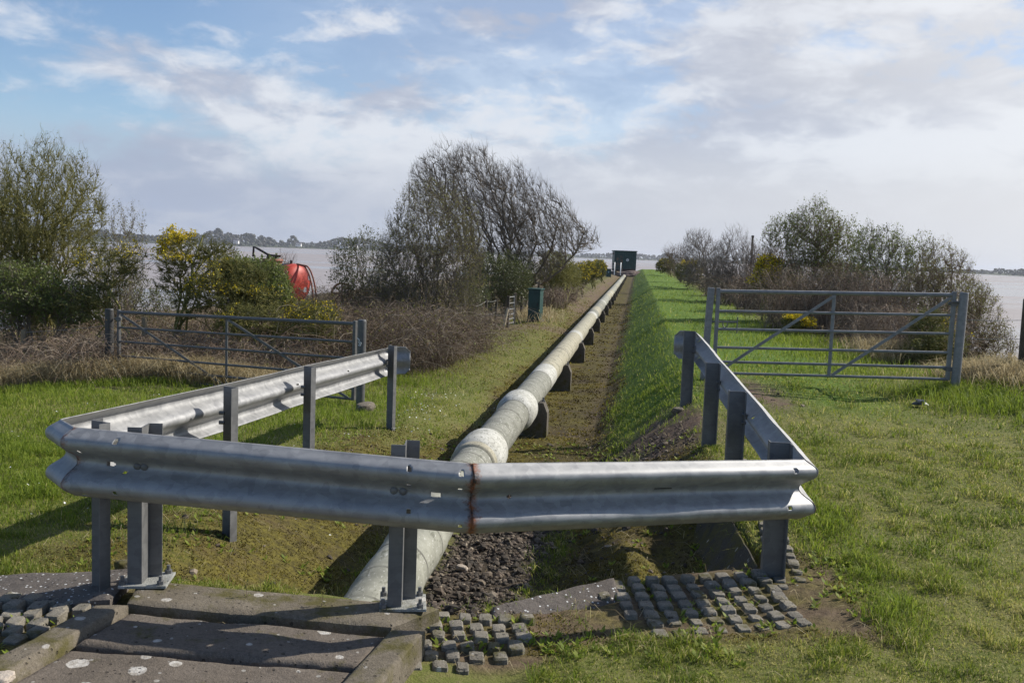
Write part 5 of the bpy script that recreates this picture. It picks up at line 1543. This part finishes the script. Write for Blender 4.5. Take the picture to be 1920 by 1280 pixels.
for k, (px, py) in enumerate(((1128.5, 498), (1132, 496), (1134.5, 498.5), (1137, 497))):
    q = P(px, py, 98); g = Geo(); g.box([q[0], 98, (q[2] + z0) / 2], (.15 if k % 2 else .2, .15, q[2] - z0)); g.build('upright', WOODD, e, smooth=False)

# red slurry tanker behind the gorse
TD = 29.
c = P(555, 531, TD); rt = 72 / 2 * TD / F
ax = np.array([-1., .55, 0]); ax /= np.linalg.norm(ax)          # from the domed end away from us
gr = gz(c[0], c[1])
tank = empty('slurry_tanker', [c[0], c[1], gr], 'faded red slurry tanker with a domed end, half hidden by bushes', 'tanker')
sv = np.cross(ax, UP); uv = UP


def lathe(prof, mat, name, parent, K=40, center=c, a_=ax, s_=sv, u_=uv, angle=40):
    prof = np.array(prof); th_ = np.arange(K) / K * 2 * math.pi
    v = center + prof[:, 0][:, None, None] * a_ + prof[:, 1][:, None, None] * (np.cos(th_)[None, :, None] * s_ + np.sin(th_)[None, :, None] * u_)
    n = len(prof); idx = np.arange(n * K).reshape(n, K)
    g = Geo(); g.add(v.reshape(-1, 3), np.stack([idx[:-1], idx[1:], np.roll(idx[1:], -1, 1), np.roll(idx[:-1], -1, 1)], -1).reshape(-1, 4))
    return g.build(name, mat, parent, angle=angle)


dome = [(-.26 * math.cos(t), rt * math.sin(t)) for t in np.linspace(0.001, math.pi / 2, 12)]
lathe(dome + [(.05, rt), (.06, rt * 1.012), (.12, rt * 1.012), (.13, rt)], REDP, 'domed_end', tank)
lathe([(.13, rt * .995), (.6, rt * .995), (1.6, rt * .995), (2.9, rt * .995), (3.0, rt * .9), (3.08, 0.01)], REDR, 'barrel', tank)
lathe([(.3, rt * 1.004), (.3, rt * 1.012), (.42, rt * 1.012), (.42, rt * 1.004)], BLUE, 'dark_band', tank)
hc = c + ax * .95 + UP * (rt * .98)
g = Geo(); g.cyl(hc, hc + UP * .08, .3, 24); g.cyl(hc + UP * .08, hc + UP * .14, .34, 24, .3); g.build('hatch', REDR, tank)
g = Geo(); n0 = hc + UP * .12
for a_, b_, r_ in ((ax * .18, ax * .18 + UP * .16, .045), (ax * -.12, ax * -.12 + UP * .1, .035)): g.cyl(n0 + a_, n0 + b_, r_, 8)
p_ = [n0 - ax * .3 + UP * .1, n0 + ax * .15 + UP * .12, n0 + ax * .6 + UP * .3, n0 + ax * .78 + UP * .36, n0 + ax * .8 + UP * .05]
g.path(p_, .035, 6); g.build('hatch_arm', BLACKM, tank, angle=0)
g = Geo(); g.box(c + ax * .2 + UP * (rt + .05), (.06, .06, .1)); g.build('sight_gauge', BLACKM, tank, smooth=False)
for k, off in enumerate((0., .12)):
    g = Geo(); tt = np.linspace(0, 1, 12)
    base_ = c - ax * (.1 + off) + UP * 0
    pts = [base_ + UP * (rt * .92 - 1.25 * t_ ** 1.6) - ax * (.18 + .42 * math.sin(t_ * 1.5)) + sv * .0 for t_ in tt]
    g.path([c - ax * .02 + UP * rt * 1.0] + pts, .025, 6); g.build('hose_hoop', REDR, tank, angle=0)
fr_ = np.stack([-ax, np.cross(UP, -ax), UP], 1)
q = c - ax * .2 - UP * rt * .42 - sv * 0
v_toward = np.array([0, -1, 0])


def on_dome(px, py):
    """point on the domed end seen at this place"""
    for t_ in np.linspace(TD - 1.5, TD + 1.0, 500):
        p_ = P(px, py, t_); r_ = p_ - c; a_ = r_ @ ax; b_ = np.linalg.norm(r_ - ax * a_)
        if b_ < rt and a_ >= -.26 * math.sqrt(max(0, 1 - (b_ / rt) ** 2)): return p_
    return P(px, py, TD)


for px, py, w, h in ((571, 543, .1, .15), (578.5, 521, .06, .12)):
    q = on_dome(px, py); g = Geo(); al = -ax * .8 + np.array([.1, -.5, 0]); al[2] = 0; al /= np.linalg.norm(al)
    Rm = np.stack([np.cross(UP, al), al, UP], 1)
    g.box(q + al * .012, (w, .012, h), Rm); g.build('label_plate', WHT, tank, smooth=False)
g = Geo(); g.box(c + ax * 1.4 - UP * (rt + .12), (3.0, .5, .16), R_z(math.atan2(ax[1], ax[0]))); g.build('chassis', BLACKM, tank, smooth=False)
for sgn in (-1, 1):
    wc = c + ax * 1.7 + sv * sgn * .6 - UP * (rt + .05)
    lathe([(-.12, .0), (-.12, .2), (-.13, .22), (-.13, .36), (-.09, .4), (.09, .4), (.13, .36), (.13, .22), (.12, 0)], BLACKM, 'wheel', tank, 28, wc, sv, ax, UP)
wc = P(641, 550, 26.5)
REDW = m_paint('dull_red_iron', (.2, .045, .035), .4, .8, .12, 4)
wh = empty('red_wheel', [wc[0], wc[1], gz(wc[0], wc[1])], 'rusty red machinery wheel lying in the brambles right of the tanker', 'wheel')
a2 = np.array([.35, -.93, 0]); s2 = np.cross(a2, UP)
lathe([(-.04, .25), (-.04, .3), (.04, .3), (.04, .25), (-.04, .25)], REDR, 'rim', wh, 32, wc, a2, s2, UP)
for k in range(4):
    an = k * math.pi / 4; dv = s2 * math.cos(an) + UP * math.sin(an)
    g = Geo(); g.cyl(wc - dv * .26, wc + dv * .26, .022, 6); g.build('spoke', REDW, wh)
lathe([(-.08, .001), (-.08, .07), (.08, .07), (.08, .001)], REDW, 'hub', wh, 16, wc, a2, s2, UP)
# scrap of dark plastic in the grass at the right
q = P(1727, 733, 10.2); q[2] = gz(q[0], q[1]) + .04
rng = np.random.default_rng(8)
v, f = ico_mesh(2); v = v * (1 + rng.uniform(-.45, .3, (len(v), 1))) * [.09, .05, .035]
g = Geo(); g.add(v + q, f); tag(g.build('litter_scrap', m_paint('dark_plastic', (.05, .055, .07), .5, .3, 0, 20), smooth=False), 'crumpled dark scrap of litter in the grass before the right gate', 'litter')
# haze over the whole place
g = Geo(); g.box([0, 3300, 12.5], (15000, 9000, 45))
hm = bpy.data.materials.new('pale_air'); hm.use_nodes = True; hm.node_tree.nodes.clear()
ho = hm.node_tree.nodes.new('ShaderNodeOutputMaterial'); hv = hm.node_tree.nodes.new('ShaderNodeVolumePrincipled')
hv.inputs['Color'].default_value = (.86, .9, 1, 1); hv.inputs['Density'].default_value = HAZE; hv.inputs['Anisotropy'].default_value = .2
hm.node_tree.links.new(hv.outputs[0], ho.inputs['Volume'])
tag(g.build('haze', hm, smooth=False), kind='stuff', label='thin pale haze over the estuary', cat='haze')
# ------------------------------------------------------------------ light and sky
SEL, SAZ = RAD(36.5), RAD(24)
sd = Vector((math.cos(SEL) * math.cos(SAZ), math.cos(SEL) * math.sin(SAZ), math.sin(SEL)))
sl = bpy.data.lights.new('sun', 'SUN'); sl.energy = 5.0; sl.angle = RAD(.55); sl.color = (1, .955, .87)
so = bpy.data.objects.new('sun', sl); so.rotation_euler = sd.to_track_quat('Z', 'Y').to_euler(); so.location = (0, 0, 30); COL.objects.link(so)
w = bpy.data.worlds.new('World'); sc.world = w; w.use_nodes = True
nt = w.node_tree; nt.nodes.clear()


def wn(t, ins=None, **kw):
    nd = nt.nodes.new(t)
    for k, v in kw.items(): setattr(nd, k, v)
    for k, v in (ins or {}).items():
        if isinstance(v, bpy.types.NodeSocket): nt.links.new(v, nd.inputs[k])
        else: nd.inputs[k].default_value = v
    return nd


sky = wn('ShaderNodeTexSky', sky_type='NISHITA', sun_disc=False, sun_elevation=SEL, sun_rotation=RAD(90) - SAZ, air_density=1.0, dust_density=.15, ozone_density=3.0)
tc = wn('ShaderNodeTexCoord').outputs['Generated']
sky_s = wn('ShaderNodeVectorMath', {0: sky.outputs[0], 1: (.12, .12, .125)}, operation='MULTIPLY').outputs[0]


def wm(op, a, b=0., c=0.):
    return wn('ShaderNodeMath', {0: a, 1: b, 2: c}, operation=op).outputs[0]


def wr(v, a, b, c=0., d=1., smooth=True):
    return wn('ShaderNodeMapRange', {'Value': v, 'From Min': a, 'From Max': b, 'To Min': c, 'To Max': d}, interpolation_type='SMOOTHSTEP' if smooth else 'LINEAR').outputs[0]


def wmix(f, a, b):
    nd = wn('ShaderNodeMix', data_type='RGBA')
    for i, v in ((0, f), (6, a), (7, b)):
        if isinstance(v, bpy.types.NodeSocket): nt.links.new(v, nd.inputs[i])
        else: nd.inputs[i].default_value = v if i == 0 else v + (1,)
    return nd.outputs[2]


def wnoise(scale, rot, sc_, detail=7, rough=.55, dist=0., loc=(0, 0, 0)):
    mp = wn('ShaderNodeMapping', {'Vector': tc, 'Rotation': rot, 'Scale': sc_, 'Location': loc})
    return wn('ShaderNodeTexNoise', {'Vector': mp.outputs[0], 'Scale': scale, 'Detail': detail, 'Roughness': rough, 'Distortion': dist}).outputs['Fac']


OFF = (9.4, 4.4, 1.7); ROT = -28; AN = 3
sx = wn('ShaderNodeSeparateXYZ', {0: tc}).outputs
side, fwd, el = sx[0], sx[1], sx[2]
big = wnoise(3.2, (0, RAD(ROT), 0), (1, 1, AN), 9, .55, .15, OFF)
fine = wnoise(15, (0, RAD(ROT), 0), (1, 1, 2.2), 8, .6, .4, OFF)
micro = wnoise(42, (0, RAD(20), 0), (1, 1, 1.8), 6, .6, .3)
sund = wn('ShaderNodeVectorMath', {0: tc, 1: tuple(sd)}, operation='DOT_PRODUCT').outputs['Value']
sky_s = wmix(wr(el, .13, .04), sky_s, wmix(wr(side, -.45, .4), (.40, .47, .62), (.6, .62, .69)))
cov = wm('ADD', big, wm('MULTIPLY', wm('SUBTRACT', fine, .5), .4))
cov = wm('ADD', cov, wm('MULTIPLY', wm('SUBTRACT', micro, .5), .12))
cov = wm('ADD', cov, wm('ADD', wr(side, -.5, .45, -.09, .17, False), wr(side, -.5, -.28, -.1, 0, False)))
cov = wm('ADD', cov, wr(el, .19, .05, -.02, .2, False))
cov = wm('SUBTRACT', cov, wr(el, .3, .6, 0, .12))
cov = wm('SUBTRACT', cov, wr(fwd, .35, -.3, 0, .3))
mask = wm('MAXIMUM', wr(cov, .41, .62), wm('MULTIPLY', wr(side, -.38, .0), wr(fwd, .0, .5, 0, .5)))
shade = wnoise(5.5, (0, RAD(14), 0), (1, 1, 3.0), 8, .55, .2, (1.3, 0, .4))
shade2 = wm('ADD', shade, wm('MULTIPLY', wm('SUBTRACT', fine, .5), .6))
lit = wmix(wr(shade2, .36, .60), (.47, .51, .62), (.76, .79, .85))
eln = wm('ADD', el, wm('MULTIPLY', wm('SUBTRACT', shade2, .5), .11))
hz = wmix(wr(side, -.45, .4), (.38, .445, .585), (.67, .69, .735))
lit = wmix(wm('MULTIPLY', wm('MULTIPLY', wr(side, .08, .36), wr(el, .11, .2)), wr(shade2, .7, .42, 0, .8)), lit, (.5, .51, .56))
hz = wmix(wm('MULTIPLY', wr(shade2, .42, .62), .3), hz, (.66, .69, .75))
cloud = wmix(wm('MULTIPLY', wr(eln, .135, .05), .92), lit, hz)
glow = wr(sund, .5, .88)
cloud = wmix(wm('MULTIPLY', glow, .8), cloud, (.95, .94, .93))
cloud = wmix(wr(fwd, .1, -.5), cloud, (.42, .47, .57))
allsky = wmix(wm('MULTIPLY', mask, .93), sky_s, cloud)
allsky = wn('ShaderNodeVectorMath', {0: allsky, 1: (.88, .88, .88)}, operation='MULTIPLY').outputs[0]
bg = wn('ShaderNodeBackground', {'Color': allsky, 'Strength': 1.0})
wo = wn('ShaderNodeOutputWorld', {'Surface': bg.outputs[0]})
sc.view_settings.view_transform = 'Standard'; sc.view_settings.look = 'None'; sc.view_settings.gamma = 1; sc.view_settings.exposure = .22
sc.cycles.max_bounces = 6; sc.cycles.diffuse_bounces = 3; sc.cycles.transparent_max_bounces = 8
sc.render.resolution_x = 1024; sc.render.resolution_y = 682
